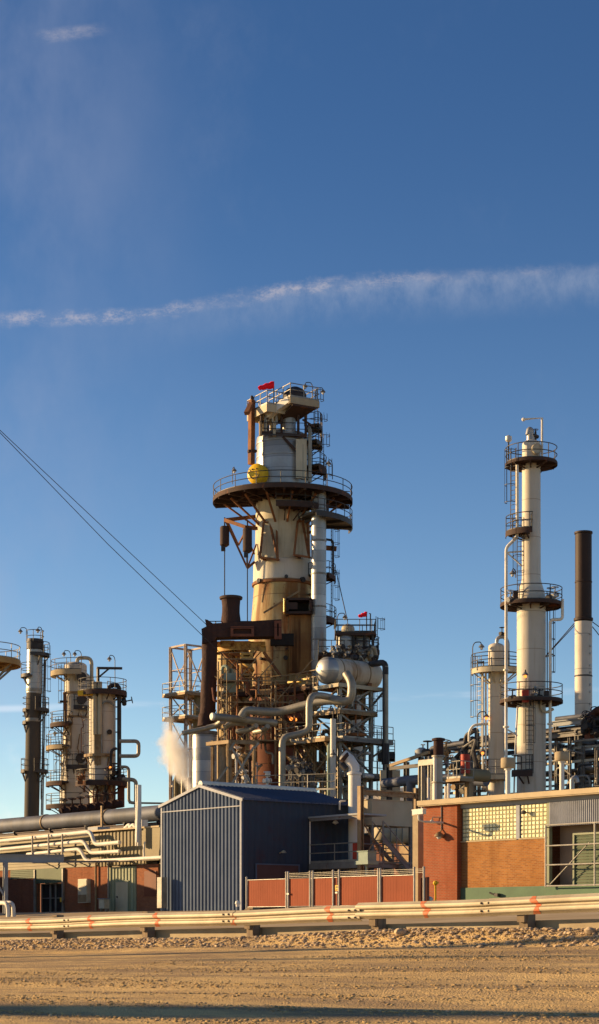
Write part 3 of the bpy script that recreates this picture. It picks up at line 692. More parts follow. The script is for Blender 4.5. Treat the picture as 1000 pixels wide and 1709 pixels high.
b.solo('marker_post', M['yellow'], 'slim yellow marker post in front of the brick pillar', 'marker post')
q = SV(717, 58); b = MB(); b.lathe(Vector((q.x, q.y, -.1)), [(.13, 0), (.13, .42), (.17, .42), (.17, .5), (.12, .56), (.02, .60)], 14); b.solo('standpipe', M['ductwhite'], 'short capped standpipe beside the yellow marker post', 'standpipe')
q = SV(397, 50); b = MB(); b.lathe(Vector((q.x, q.y, 0)), [(.09, 0), (.09, .1), (.13, .13), (.11, .24), (.02, .28)], 12); b.solo('standpipe', M['ductwhite'], 'squat pale standpipe cap in front of the blue shed corner', 'standpipe')

# ================= brick building =================
VW = 64.1
def ub(px_, v=VW): return uc(SV(px_, v))
uA = ub(707, VW - .3); uP = ub(763, VW - .3); uR = ub(1060)
bb_ = thing('brick_building', 'single storey brick building with glass block window and tan roof edge', 'building', S((uA + uR) / 2, VW + 5, 0))
zr = 5.45; zb0 = 5.02
MB().sb(uA, uP, VW - .3, VW + .3, 0, zr - .22).build('pillar', M['brickred'], bb_)
MB().sb(uA + .02, uA + .3, VW + .3, VW + 11, 0, zr - .22).build('side_wall', M['brickred'], bb_)
MB().sb(uA, uR, VW + 10.8, VW + 11, 0, zr - .22).build('rear_wall', M['brickred'], bb_)
uW = ub(765); uM = ub(865); uE_ = ub(914); uO = ub(912)
MB().sb(uP + .003, uE_, VW, VW + .25, 1.03, 3.32).build('brick_panel', M['brickorange'], bb_)
MB().sb(uP + .003, uR, VW - .06, VW + .25, -.1, 1.03).build('plinth', M['plinth'], bb_)
MB().sb(uP, uR, VW - .05, VW + .28, zb0, zr - .25).build('soffit_band', M['greyband'], bb_)
b = MB(); b.sb(uA - .15, uR, VW - .55, VW + 11.1, zr - .25, zr); b.build('roof', M['coping'], bb_)
b = MB(); b.sb(uA - .18, uR, VW - .6, VW - .55, zr - .2, zr + .04); b.build('coping', M['coping'], bb_)
GB = mat('glass block', (.80, .73, .42), (.56, .52, .29), 2.6, .25, spec=.5)
GBG = mat('glass block grout', (.22, .22, .15), None, 3, .8)
for (a, c) in ((uP + .05, uM - .12), (uM + .12, uE_ - .05)):
    z0, z1 = 3.36, zb0 - .04
    w_ = MB(); n = max(1, int(round((c - a) / .235))); m = 8; dw = (c - a) / n; dh = (z1 - z0) / m
    for i in range(n):
        for j in range(m):
            x0, y0 = a + i * dw + .014, z0 + j * dh + .014; x1, y1 = x0 + dw - .028, y0 + dh - .028; f = .03; tl = ru(-.004, .004)
            q = len(w_.v)
            w_.v += [S(x0, VW + .05, y0), S(x1, VW + .05, y0), S(x1, VW + .05, y1), S(x0, VW + .05, y1), S(x0 + f, VW + .02 + tl, y0 + f), S(x1 - f, VW + .02 - tl, y0 + f), S(x1 - f, VW + .02 - tl, y1 - f), S(x0 + f, VW + .02 + tl, y1 - f)]
            w_.f += [tuple(q + k for k in f4) for f4 in ((4, 5, 6, 7), (0, 1, 5, 4), (1, 2, 6, 5), (2, 3, 7, 6), (3, 0, 4, 7))]
    o = w_.build('window', GB, bb_)
    MB().sb(a, c, VW + .045, VW + .2, z0, z1).build('grout', GBG, o)
    b = MB(); b.sb(a - .05, c + .05, VW - .04, VW + .2, z0 - .05, z0 - .003); b.build('sill', M['coping'], o)
    b = MB(); b.sb(a - .1, c + .1, VW - .02, VW + .2, z1 + .002, zb0 - .002); b.build('lintel', M['trim'], o)
MB().sb(uM - .12, uM + .12, VW - .03, VW + .2, 3.33, zb0 - .045).build('mullion', M['trim'], bb_)
MB().sb(uE_ - .03, uE_ + .12, VW - .02, VW + .2, 1.03, zb0 - .002).build('jamb', M['greensiding'], bb_)
corrugated(S(uE_ + .13, VW - .02), U, uR - uE_ - .2, -V, 3.86, lambda s: zb0 - .01, .125, .035).build('ribbed_panel', M['trim'], bb_)
rc = MB(); rc.sb(uE_ + .12, uR, VW + .75, VW + .85, 1.0, 4.2); rc.build('recess_wall', mat('brown render', (.34, .24, .17)), bb_)
MB().sb(uE_ + .10, uR, VW + .2, VW + .745, 1.02, 1.035).build('recess_floor', M['concrete'], bb_)
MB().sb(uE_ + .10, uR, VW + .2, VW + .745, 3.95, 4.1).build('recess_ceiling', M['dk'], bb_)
uD = ub(955); b = MB(); zt = zz(1393, SV(975, VW).y)
k = 1.04
while k < zt: b.prism([S(uD, VW + .25, k), S(uD, VW + .20, k), S(uD, VW + .245, k + .13), S(uD, VW + .28, k + .13)], U * (uR - uD)); k += .135
o = b.build('louver_door', M['green'], bb_)
b = MB(); b.sb(uD - .1, uD - .003, VW + .15, VW + .35, 1.03, zt + .1); b.sb(uD - .003, uR, VW + .15, VW + .35, zt + .01, zt + .1); b.sb(uD, uR, VW + .16, VW + .21, 2.0, 2.06); b.build('frame', M['greensiding'], o)
cg = thing('pipe_barrier', 'pale tubular barrier frame bolted over the shaded recess of the brick building', 'barrier', S(ub(950), VW - .35, 1))
VB = VW - .35; g0, g1 = uc(SV(911, VB)), uc(SV(993, VB)); zt = 3.9; zl = zz(1479, SV(911, VB).y)
for u in (g0, g1, g1 + .35): MB().tube([S(u, VB, zl - .05), S(u, VB, zt)], .045, 8).build('upright', M['fencepost'], cg)
for z in (zl, zl + (zt - zl) * .345, zl + (zt - zl) * .66, zt): MB().tube([S(g0, VB, z), S(uR, VB, z)], .035, 8).build('crossbar', M['fencepost'], cg)
MB().tube([S(g0 + .1, VB + .1, zl), S(g1 - .4, VB + .1, zt - .9)], .03, 6).build('diagonal', M['galv'], cg)
for z in (zl + .1, zt - .1): MB().beam(S(g0, VB, z), S(g0, VW, z), .05).build('bracket', M['galv'], cg)
# camera, lamps, conduit on the pillar
q = SV(699, VW - 2.0, 1356)
cc = thing('security_camera', 'white security camera housing at the left edge of the brick pillar', 'camera', q)
b = MB(); b.beam(q - U * .35 + UP * .02, q + U * .40 + UP * .04, .24, .27); b.beam(q - U * .40 + UP * .13, q + U * .45 + UP * .15, .25, .03); b.build('housing', M['ductwhite'], cc)
b = MB(); b.tube([q - UP * .1, q - UP * .38, q - UP * .45 + V * .3, q - UP * .45 + V * 1.75], .055, 8, bend=.15); b.build('bracket', M['ductwhite'], cc)
MB().lathe(q - U * .36 + UP * .02, [(.06, 0), (.07, .03)], 12, axis=-U).build('lens', M['dark'], cc)
wl = thing('wall_lamp', 'domed lamp hanging on a conduit on the red brick pillar', 'lamp', SV(737, VW - .34, 1390))
b = MB(); b.tube([SV(737, VW - .34, 1335), SV(737, VW - .34, 1384)], .03, 6); b.build('conduit', M['steel'], wl)
q = SV(733, VW - .55, 1393); b = MB(); b.lathe(q - UP * .1, [(.26, 0), (.22, .10), (.12, .2), (.05, .24)], 14); b.beam(q, SV(737, VW - .34, 1384), .05); b.build('lamp_shade', M['tansteel'], wl)
MB().ball(q - UP * .12, .13, 8).build('bulb', M['glasslamp'], wl)
wl = thing('wall_lamp', 'small bulb lamp on a bent pipe beside the security camera', 'lamp', SV(720, VW - .5, 1366))
b = MB(); b.tube([SV(735, VW - .33, 1364), SV(722, VW - .5, 1364), SV(722, VW - .5, 1368)], .025, 6, bend=.1); b.build('bracket', M['steel'], wl)
MB().ball(SV(721, VW - .5, 1371), .1, 8).build('bulb', M['glasslamp'], wl)
q = SV(876, VW - .15, 1356); b = MB(); b.lathe(q, [(.10, 0), (.10, .14), (.03, .18)], 10, axis=-V); b.beam(q, q + V * .2, .05); b.solo('wall_lamp', M['dark'], 'small dark lamp on the short glass block window', 'lamp')
q = SV(825, VW - .2, 1494); b = MB(); b.tube([q - U * .3 + UP * .12, q + U * .05, q + U * .25 - UP * .02], .05, 6); b.cb(q + U * .2, .22, .2, .16, SITE); b.beam(q + U * .15, q + U * .15 + V * .2, .06); b.solo('tap', M['dark'], 'dark hose tap on the green concrete plinth', 'tap')
for pyy in (1420, 1432):
    pass
tp = thing('tan_column', 'plain tan square column between the housing and the brick pillar', 'column', SV(698, VW + 3.4))
q = SV(698, VW + 3.4); b = MB(); zt = zz(1362, q.y); b.cb(Vector((q.x, q.y, zt / 2)), .42, .42, zt, SITE); b.build('shaft', M['concrete'], tp); b = MB(); b.cb(Vector((q.x, q.y, zt + .05)), .47, .47, .1, SITE); b.build('cap', M['coping'], tp)
# roof vents
for (pxx, ytop, ymid, w, sw, lab) in ((848, 1265, 1282, 12, 4, 'white drum capped roof vent left of the tall column foot'), (938, 1255, 1270, 12, 4, 'white drum capped roof vent right of the tall column foot')):
    q = SV(pxx, 67.5); k = q.y / F; rv = thing('roof_vent', lab, 'vent', Vector((q.x, q.y, zr)), 'roof vents on the brick building')
    zt_, zm = zz(ytop, q.y), zz(ymid, q.y)
    MB().lathe(Vector((q.x, q.y, 0)), [(sw * k, zr - .2), (sw * k, zm - .1), (sw * k * 1.5, zm - .1), (sw * k * 1.5, zm)], 16).build('stem', M['ductwhite'], rv)
    MB().lathe(Vector((q.x, q.y, 0)), [(w * k * .9, zm), (w * k, zm + .05), (w * k, zt_ - .05), (w * k * .9, zt_)], 24).build('cap', M['concrete'], rv)
q = SV(955, 66.5); b = MB(); b.tube([Vector((q.x, q.y, zr)), Vector((q.x, q.y, zz(1300, q.y))), Vector((q.x + .2, q.y, zz(1297, q.y))), Vector((q.x + .25, q.y, zz(1306, q.y)))], .12, 10, bend=.2); b.solo('roof_vent', M['silver'], 'small curved silver vent pipe on the brick building roof', 'vent')
# ================= long brick and siding building on the left =================
VL = 66.0
def ul(px_, v=VL): return uc(SV(px_, v))
lb = thing('workshop', 'long low brick workshop with tan siding above, left of the blue shed', 'building', S(ul(120), VL + 4, 0))
zS, zT = 3.04, 5.25
for (a, c) in ((-40, 18), (18, 62), (108, 182), (228, 264)):
    top = zS if (a, c) != (18, 62) else 2.4
    MB().sb(ul(a), ul(c) - .004, VL, VL + .25, -.1, top).build('brick_wall', M['bricklong'], lb)
MB().sb(ul(-40), ul(272), VL + 7.9, VL + 8.1, -.1, zT).build('rear_wall', M['siding'], lb)
MB().sb(ul(264), ul(272), VL + .1, VL + 8, -.1, zT).build('end_wall', M['siding'], lb)
b = MB()      # horizontal lap siding
k = zS + .01
while k < zT - .05:
    b.prism([S(ul(-40), VL - .02, k), S(ul(-40), VL - .07, k), S(ul(-40), VL - .03, k + .2), S(ul(-40), VL + .1, k + .2), S(ul(-40), VL + .1, k)], U * (ul(166) - ul(-40))); k += .2
b.build('lap_siding', M['siding'], lb)
corrugated(S(ul(166) + .01, VL - .02), U, ul(246) - ul(166) - .02, -V, zS - .02, lambda s: zT, .40, .06).build('ribbed_siding', M['siding'], lb)
corrugated(S(ul(182) + .01, VL - .02), U, ul(228) - ul(182) - .02, -V, -.05, lambda s: zS - .1, .36, .06).build('ribbed_siding', M['greensiding'], lb)
b = MB(); b.sb(ul(246), ul(274), VL - .3, VL + .1, 3.25, zT + .05); b.build('blank_panel', M['siding'], lb)
b = MB(); b.sb(ul(-40), ul(274), VL - .35, VL + 8.2, zT + .055, zT + .16); b.build('roof', M['coping'], lb)
b = MB(); k = 2.42
while k < zS: b.prism([S(ul(18), VL + .02, k), S(ul(18), VL - .06, k), S(ul(18), VL - .01, k + .12)], U * (ul(62) - ul(18))); k += .125
b.build('louver', M['green'], lb)
b = MB(); b.sb(ul(62), ul(108), VL - .12, VL + .1, 2.05, zS); b.build('door_canopy_panel', M['green'], lb)
b = MB(); b.sb(ul(62), ul(108), VL + .6, VL + .7, 0, 2.05); b.build('door_recess', M['dk'], lb)
for (a, c) in ((64, 78), (79, 87), (88, 106)):
    o = MB().sb(ul(a), ul(c), VL + .30, VL + .33, .05, 2.0).build('door', mat('dark glass door ' + str(a), (.03, .03, .03), None, 1, .12), lb)
    b = MB()
    for u in (ul(a), ul(c)): b.sb(u - .04, u + .04, VL + .24, VL + .30, .03, 2.02)
    for z in (.04, 1.0, 1.96): b.sb(ul(a) - .03, ul(c) + .03, VL + .25, VL + .30, z, z + .06)
    b.build('frame', M['galv'], o)
b = MB(); b.sb(ul(98), ul(102), VL + .1, VL + .2, .75, 1.05); b.build('notice', M['yellow'], lb)
for px_ in (61, 108): b = MB(); b.sb(ul(px_) - .07, ul(px_) + .07, VL - .2, VL - .06, 0, 3.0); b.build('door_post', M['galv'], lb)
b = MB(); b.sb(ul(196), ul(216), VL - .14, VL - .10, 0, 1.95); o = b.build('door', M['beige'], lb)
b = MB(); b.sb(ul(195), ul(196) - .003, VL - .15, VL - .08, 0, 1.952); b.sb(ul(216) + .003, ul(217) + .02, VL - .15, VL - .08, 0, 1.952); b.sb(ul(195), ul(217) + .02, VL - .16, VL - .08, 1.95, 2.05); b.build('frame', M['greensiding'], o)
MB().sb(ul(198), ul(199) + .05, VL - .2, VL - .141, .95, 1.05).build('handle', M['dark'], o)
b = MB(); b.sb(ul(242), ul(262), VL - .06, VL - .003, 1.0, 2.6); b.build('dark_red_panel', mat('deep red brick', (.16, .045, .02)), lb)  # dark red sheet set just in front of the brick wall
# things along that wall
q = SV(138, VL - .3, 1468); u0, u1 = ul(130, VL - .3), ul(145, VL - .3); eb2 = thing('electrical_cabinet', 'tall cream electrical cabinet on the brick workshop wall', 'cabinet', S((u0 + u1) / 2, VL - .2, .5))
zt, zl = zz(1467, q.y), zz(1507, q.y)
MB().sb(u0, u1, VL - .3, VL - .003, zl, zt).build('body', M['cabinet'], eb2)
MB().sb(u0 + .05, u1 - .05, VL - .32, VL - .303, zl + .05, zl + (zt - zl) * .34).build('grille', M['tansteel'], eb2)
MB().sb(u0 + .05, u1 - .05, VL - .32, VL - .303, zl + (zt - zl) * .37, zt - .05).build('door', M['cabinet'], eb2)
q = SV(169.5, VL - 1.2); u0, u1 = ul(165, VL - 1.2), ul(174, VL - 1.2); jb = thing('junction_box', 'small pale box on legs beside the workshop door', 'box', Vector((q.x, q.y, 0)))
zt, zl = zz(1501, q.y), .25
MB().sb(u0, u1, VL - 1.2, VL - .8, zl, zt).build('body', M['cabinet'], jb)
MB().sb(u0 - .06, u1 + .06, VL - 1.28, VL - .75, zt + .003, zt + .06).build('lid', M['trim'], jb)
for u in (u0 + .05, u1 - .05): MB().sb(u - .03, u + .03, VL - 1.1, VL - .9, -.05, zl - .002).build('leg', M['galv'], jb)
pipe('downpipe', 'thin downpipe on the brick wall right of the cream cabinet', 'pipe', [SV(160, VL - .15, 1437), SV(160, VL - .15, 1520)], .07, M['tansteel'])
pipe('downpipe', 'thin downpipe at the left edge of the grey green ribbed wall', 'pipe', [SV(181, VL - .2, 1437), SV(181, VL - .2, 1500)], .06, M['galv'])
q = SV(270.5, VG - .6); b = MB(); b.cb(Vector((q.x, q.y, zz(1470, q.y) / 2 + .2)), .45, .4, zz(1470, q.y), SITE); b.solo('meter_box', M['galv'], 'narrow grey meter box at the left corner of the blue shed', 'box')
# white pipes with offsets along the wall
def wallpipe(lab, pxs, r=.135, v=VL - .9):
    pipe('white_pipe', lab, 'pipe', [SV(x, v, y) for x, y in pxs], r, M['pipewhite'], bend=.45, group='white lagged pipes along the workshop wall')
wallpipe('topmost white lagged pipe stepping down along the workshop siding', [(-30, 1407), (152, 1388), (158, 1410), (200, 1406)])
wallpipe('second white lagged pipe from the top along the workshop siding', [(-30, 1421), (141, 1404), (150, 1424), (200, 1421)], .125, VL - .8)
wallpipe('lowest white lagged pipe running above the workshop door to the blue shed', [(46, 1426), (134, 1417), (144, 1438), (273, 1431)], .12, VL - 1.0)
wallpipe('thin white pipe just under the topmost lagged pipe', [(16, 1405), (150, 1393)], .06, VL - .6)
for (xx, y0, y1) in ((54, 1395, 1440), (81, 1392, 1436), (104, 1392, 1436)):
    q = SV(xx, VL - 1.15, y0); q1 = SV(xx, VL - 1.15, y1); b = MB(); b.beam(q, q1, .09); b.beam(q1, q1 + V * 1.1, .06); b.beam(q.lerp(q1, .5), q.lerp(q1, .5) + V * 1.1, .06)
    b.solo('pipe_hanger', M['steel'], {54: 'leftmost dark hanger post behind the white lagged pipes', 81: 'middle dark hanger post holding the white lagged pipes', 104: 'rightmost dark hanger post holding the white lagged pipes'}[xx], 'pipe support', 'hangers of the white pipes')
q = SV(231, VL - .9); b = MB(); b.tube([SV(232, VL - 1.2, 1338), SV(230, VL - 1.2, 1406)], .14, 10); b.hbeam(SV(231, VL - .7, 1310), SV(231, VL - .7, 1412), .28); b.solo('service_post', M['ductwhite'], 'pale pipe and steel post rising in front of the big grey pipe', 'post')
pipe('vent_pipe', 'thin pale pipe loop standing on the lowest white pipe', 'pipe', [SV(241, VL - .9, 1432), SV(240, VL - .9, 1418), SV(242, VL - .9, 1405)], .06, M['pipewhite'])
# grey gantry beam in front of the workshop
q = SV(9, 58); gy = thing('pipe_gantry', 'grey steel beam on a braced post in front of the workshop', 'steel frame', Vector((q.x, q.y, 0)))
zt = zz(1433, q.y); w = 13.5 * q.y / F
b = MB(); b.hbeam(Vector((q.x - 5, q.y, zt)), Vector((P(106, 1433, q.y).x, q.y + .2, zt)), .25, w, t=.12); b.build('beam', M['greyband'], gy)
b = MB(); b.hbeam(Vector((q.x, q.y, -.1)), Vector((q.x, q.y, zt - w / 2)), .24, up=U); b.build('post', M['greyband'], gy)
b = MB(); b.beam(Vector((q.x - 1.3, q.y, zt - .3)), Vector((q.x, q.y, .9)), .12, .12); b.build('brace', M['greyband'], gy)
q2 = Vector((P(104, 1433, q.y).x, q.y + .2, zt)); b = MB(); b.beam(q2 - UP * .2, q2 + V * 6, .12); b.build('tie', M['steel'], gy)
for (x0, x1, off, lab) in ((-30, 13, 0, 'white pipe elbow turning down left of the gantry post'), (-30, 22, .4, 'white pipe elbow turning down right of the gantry post')):
    pipe('elbow_pipe', lab, 'pipe', [SV(x0, 56 + off, 1507), SV(x1, 56 + off, 1507), SV(x1 + 1, 56 + off, 1535)], .13, M['pipewhite'], bend=.4)

# ================= large grey pipe on sleepers =================
VP = 75.0
def upx(px_): return uc(SV(px_, VP))
zc_ = zz(1357, SV(270, VP).y)
lp = thing('main_pipe', 'very large grey jacketed pipe running behind the workshop roof', 'pipe', S(upx(130), VP, zc_))
b = MB(); b.tube([S(upx(-120), VP, zc_), S(upx(300), VP, zc_)], .58, 32); b.build('pipe', M['bigclad'], lp)
for px_ in (-20, 78, 182): b = MB(); b.lathe(S(upx(px_), VP, zc_), [(.58, -.08), (.64, -.06), (.64, .06), (.58, .08)], 32, axis=U); b.build('clamp', M['tansteel'], lp)
rk = thing('pipe_trestle', 'dark steel trestle carrying the large grey pipe behind the workshop', 'pipe rack', S(upx(130), VP, 0))
for px_ in (-60, 10, 50, 110, 170, 235, 290):
    b = MB(); u = upx(px_)
    for dv in (-1.2, 1.6): b.hbeam(S(u, VP + dv, 0), S(u, VP + dv, zc_ - .62), .28)
    b.build('post', M['dark'], rk); b = MB(); b.hbeam(S(u, VP - 1.5, zc_ - .78), S(u, VP + 2, zc_ - .78), .2, .3); b.build('crossbeam', M['dark'], rk)
for (dv, dz) in ((-1.3, -.9), (1.5, -.9), (-1.3, -2.), (1.5, -2.)): b = MB(); b.hbeam(S(upx(-120), VP + dv, zc_ + dz), S(upx(300), VP + dv, zc_ + dz), .2, .3); b.build('girder', mat('dark maroon girder %g %g' % (dv, dz), (.07, .04, .035)), rk)
for i, (dv, dz, r, m_) in enumerate(((-.9, -1.25, .17, 'dark'), (-.4, -1.2, .22, 'brownduct'), (.3, -1.3, .15, 'bigclad'), (.9, -1.2, .25, 'brownduct'), (-.6, -2.0, .2, 'dark'), (.6, -2.1, .3, 'maroon'))):
    pipe('process_pipe', 'dark process pipe on the trestle under the large grey pipe', 'pipe', [S(upx(-120), VP + dv, zc_ + dz), S(upx(300), VP + dv, zc_ + dz)], r, M[m_], group='pipes on the trestle behind the workshop')
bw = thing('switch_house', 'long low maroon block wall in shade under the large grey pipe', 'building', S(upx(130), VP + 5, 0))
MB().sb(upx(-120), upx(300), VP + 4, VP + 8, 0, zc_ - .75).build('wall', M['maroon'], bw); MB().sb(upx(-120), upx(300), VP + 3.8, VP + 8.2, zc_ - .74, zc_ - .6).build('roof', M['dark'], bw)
q = SV(170, 70); b = MB(); b.beam(SV(170, 70, 1345), SV(170, 70, 1390), .13); b.beam(SV(146, 70.2, 1382), SV(168, 70.2, 1379), .1); b.beam(SV(144, 70.2, 1376), SV(144, 70.2, 1388), .08); b.solo('roof_post', M['tansteel'], 'short tan post with a side arm on the workshop roof', 'post')
q = SV(176, 68.5); b = MB(); b.cb(SV(165, 68.5, 1393), 1.2, 1., 1.0, SITE); b.cb(SV(165, 68.5, 1386), 1.35, 1.1, .1, SITE); b.solo('roof_unit', M['greyband'], 'grey box ventilator on the workshop roof above the pipe bends', 'ventilator')
for (x0, lab) in ((206, 'left white hooked vent pipe on the workshop roof'), (213, 'right white hooked vent pipe on the workshop roof')):
    pipe('roof_vent', lab, 'vent', [SV(x0, 70, 1386), SV(x0 + 6, 70, 1380), SV(x0 + 10, 70, 1376), SV(x0 + 14, 70, 1382), SV(x0 + 13, 70, 1388)], .13, M['pipewhite'], bend=.3)
q = SV(236, 70, 1376); b = MB(); b.cb(q, .8, .5, .6, SITE); b.cb(q - UP * .5, .15, .15, .5, SITE); b.solo('roof_box', M['pipewhite'], 'small white box above the ribbed siding', 'box')
q = SV(255, 100); tn = MB().lathe(Vector((q.x, q.y, 0)), [(3, 0), (3, zz(1382, q.y)), (2.6, zz(1380, q.y)), (.01, zz(1374, q.y))], 40)
tn.solo('storage_tank', M['pipewhite'], 'white roofed storage tank seen under the grey pipe beside the blue shed', 'tank')

# ================= left slender stack =================
Zs = 160; k = Zs / F
def lean(py): return P(53 + (1365 - py) / 290. * 5.5, py, Zs)
base = lean(1545); base.z = 0; top = lean(1068); ax = (top - base); hh = ax.length; ax.normalize()
def hz(py): return (zz(py, Zs)) / ax.z
c0 = base
sk = thing('slender_stack', 'slender silver stack with a dark brown lower sleeve at the far left', 'stack', c0, site=False)
MB().lathe(c0, [(12.2 * k, 0), (12.8 * k, hz(1157))], 28, axis=ax).build('lower_sleeve', M['darksleeve'], sk)
MB().lathe(c0, [(13 * k, hz(1157) - .05), (13.4 * k, hz(1157) + .05), (13.2 * k, hz(1156)), (13.2 * k, hz(1085))], 28, axis=ax).build('upper_shell', M['silver'], sk)
MB().lathe(c0, [(13.2 * k, hz(1085)), (14.2 * k, hz(1084)), (14.2 * k, hz(1074)), (13.3 * k, hz(1073)), (13.3 * k, hz(1067)), (11.5 * k, hz(1067)), (11.5 * k, hz(1074))], 28, axis=ax).build('crown', M['dark'], sk)
def lc(py): q = lean(py); return (q.x, q.y)
for (py, a0, a1, ro) in ((1094, -100, 60, 24), (1129, 120, 260, 22), (1186, -75, 60, 25), (1186, 130, 235, 18), (1207, 130, 235, 18), (1288, -75, 60, 25), (1288, 130, 235, 19)):
    ring_deck(sk, lc(py), zz(py, Zs), 13.5 * k, ro * k, a0, a1, M['rail'], nb=2, sp=1.2)
railing(sk, arc(lc(1073), zz(1073, Zs), 14.4 * k, -170, 60), sp=1.2)
for (y0, y1) in ((1335, 1190), (1192, 1095)): p = lean(y0); ladder(sk, p + Vector((17 * k, -.2, 0)), zz(y1, Zs), (1, -.3, 0))
for o_ in (15, 17.5): ppipe(sk, [lean(1360) + Vector((o_ * k, .3, 0)), lean(1100) + Vector((o_ * k, .3, 0))], .06, M['galv'])
lamp(sk, lean(1070) + Vector((-13 * k, 0, 0)), 1.2, (-1, 0, 0)); lamp(sk, lean(1074) + Vector((12 * k, 0, 0)), 1.4, (-.6, -1, 0))
for py in (1155, 1205): MB().lathe(c0, [(13.4 * k, hz(py)), (13.7 * k, hz(py) + .05), (13.7 * k, hz(py) + .25), (13.4 * k, hz(py) + .3)], 24, axis=ax).build('band', M['galv'], sk)

# ================= left column A: wide-footed column with many balconies =================
Zs = 165; k = Zs / F
C = P(126.5, H, Zs); c = (C.x, C.y); c0 = Vector((C.x, C.y, 0)); z_ = lambda py: zz(py, Zs)
ca = thing('fractionator_column', 'cream column with many small balconies and round manholes in the left group', 'column', c0, site=False)
MB().lathe(c0, [(27 * k, 0), (26 * k, z_(1310)), (23.5 * k, z_(1265)), (20.5 * k, z_(1215)), (20 * k, z_(1165)), (18.5 * k, z_(1156)), (18.5 * k, z_(1112))] + [(r, h) for r, h in dome(18.5 * k, z_(1112), .4)], 32).build('shell', M['whitecol'], ca)
for py in (1160, 1200, 1235, 1262): MB().lathe(c0, [(20 * k, z_(py)), (21.4 * k, z_(py) + .04), (21.4 * k, z_(py) + .2), (20 * k, z_(py) + .24)], 28).build('stiffener_ring', M['tansteel'], ca)
ring_deck(ca, c, z_(1124), 15 * k, 41 * k, 150, 290, M['concrete'], nb=4, t=.35, ends=True)
for (py, a0, a1, ro, m_) in ((1211, 160, 262, 42, 'rustdeck'), (1249, 160, 250, 49, 'concrete'), (1309, 160, 250, 49, 'rustdeck'), (1347, 155, 290, 49, 'rustdeck'), (1183, -90, 20, 30, 'dark'), (1282, -110, 10, 34, 'dark')):
    ring_deck(ca, c, z_(py), 20 * k, ro * k, a0, a1, M[m_], nb=3, t=.25, ends=True)
for (x, y) in ((135.5, 1131), (135.5, 1168), (134, 1266)):
    q = P(x, y, Zs - 20 * k); manway(ca, q, (.25, -1, 0), 8.2 * k, M['dark'], .45)
MB().tube([P(129, 1110, Zs - .3), P(129, 1098, Zs - .3), P(153, 1098, Zs - .3), P(153, 1150, Zs - .3)], 3.1 * k, 14, bend=10 * k).build('overhead_pipe', M['beige'], ca)
MB().cb(P(108, 1185, Zs - 1.2), .25, .25, 3.2).build('frame_post', M['ruststeel'], ca)
MB().beam(P(100, 1171, Zs - 1.2), P(113, 1171, Zs - 1.2), .2).build('davit', M['dark'], ca)
for (y0, y1, x) in ((1300, 1215, 104), (1345, 1255, 101), (1210, 1128, 109)): ladder(ca, P(x, y0, Zs - 18 * k), z_(y1), (-1, -.6, 0))
for (x, y) in ((118, 1098), (136, 1098)): lamp(ca, P(x, y + 10, Zs - .5), 1.2, (-1, -.3, 0))
lamp(ca, P(81, 1248, Zs - .5), 1.6, (1, -.3, 0)); lamp(ca, P(92, 1288, Zs - .5), 1.0, (1, -.3, 0))
for i in range(8):
    x = ru(108, 145); y0 = ru(1200, 1330); ppipe(ca, [P(x, y0 + ru(15, 50), Zs - 22.5 * k), P(x, y0, Zs - 22.5 * k), P(x + ru(-8, 8), y0 - 3, Zs - 22.5 * k), P(x + ru(-8, 8), y0 - ru(15, 40), Zs - 23 * k)], ru(.04, .09), M[random.choice(['galv', 'ruststeel', 'tansteel'])])
# second vessel behind A's right shoulder with upper dome
C2 = P(139, H, Zs + 3.2)
MB().lathe(Vector((C2.x, C2.y, 0)), [(11.5 * k, 0), (11.5 * k, z_(1122))] + dome(11.5 * k, z_(1122), .7), 28).solo('slim_column', M['cream'], 'slim domed column hidden behind the balcony column at left', 'column')

# ================= left column B: twin-pipe column with black riser =================
Zs = 155; k = Zs / F
C = P(171, H, Zs); c = (C.x, C.y); c0 = Vector((C.x, C.y, 0)); z_ = lambda py: zz(py, Zs)
cb_ = thing('stripper_column', 'white column with twin front pipes and a flat top walkway in the left group', 'column', c0, site=False)
MB().lathe(c0, [(22.5 * k, 0), (22 * k, z_(1160))] + dome(22 * k, z_(1160), .25), 36).build('shell', M['whitecol'], cb_)
ring_deck(cb_, c, z_(1157), 14 * k, 40 * k, -190, 60, M['rustdeck'], nb=7, t=.3, ends=True)
b = MB(); q = P(143, 1157, Zs - 1.2); b.cb(q, 1.3, .6, .42); b.build('kick_plate', M['yellow'], cb_)
ring_deck(cb_, c, z_(1308), 22 * k, 44 * k, -185, 50, M['rustdeck'], nb=7, t=.3, ends=True)
ring_deck(cb_, c, z_(1262), 22 * k, 30 * k, -170, -40, M['tansteel'], nb=3, rail=False)
for x in (158.5, 166.5): ppipe(cb_, [P(x, 1138, Zs - 25 * k), P(x, 1226, Zs - 25 * k)], 4.0 * k, M['beige'])
MB().cb(P(163, 1250, Zs - 24 * k), 11 * k, 3 * k, 52 * k).build('insulation_box', M['tansteel'], cb_)
ppipe(cb_, [P(170, 1260, Zs - 24 * k), P(170, 1180, Zs - 24 * k), P(174, 1171, Zs - 24 * k), P(184, 1171, Zs - 24 * k), P(190, 1178, Zs - 22 * k)], .1, M['galv'])
b = MB(); b.beam(P(163.5, 1157, Zs - 1), P(163.5, 1114, Zs - 1), .2); b.beam(P(162, 1115, Zs - 1), P(204, 1115.5, Zs - 1), .2); b.beam(P(164, 1131, Zs - 1), P(182, 1116, Zs - 1), .13); b.build('davit', M['dark'], cb_)
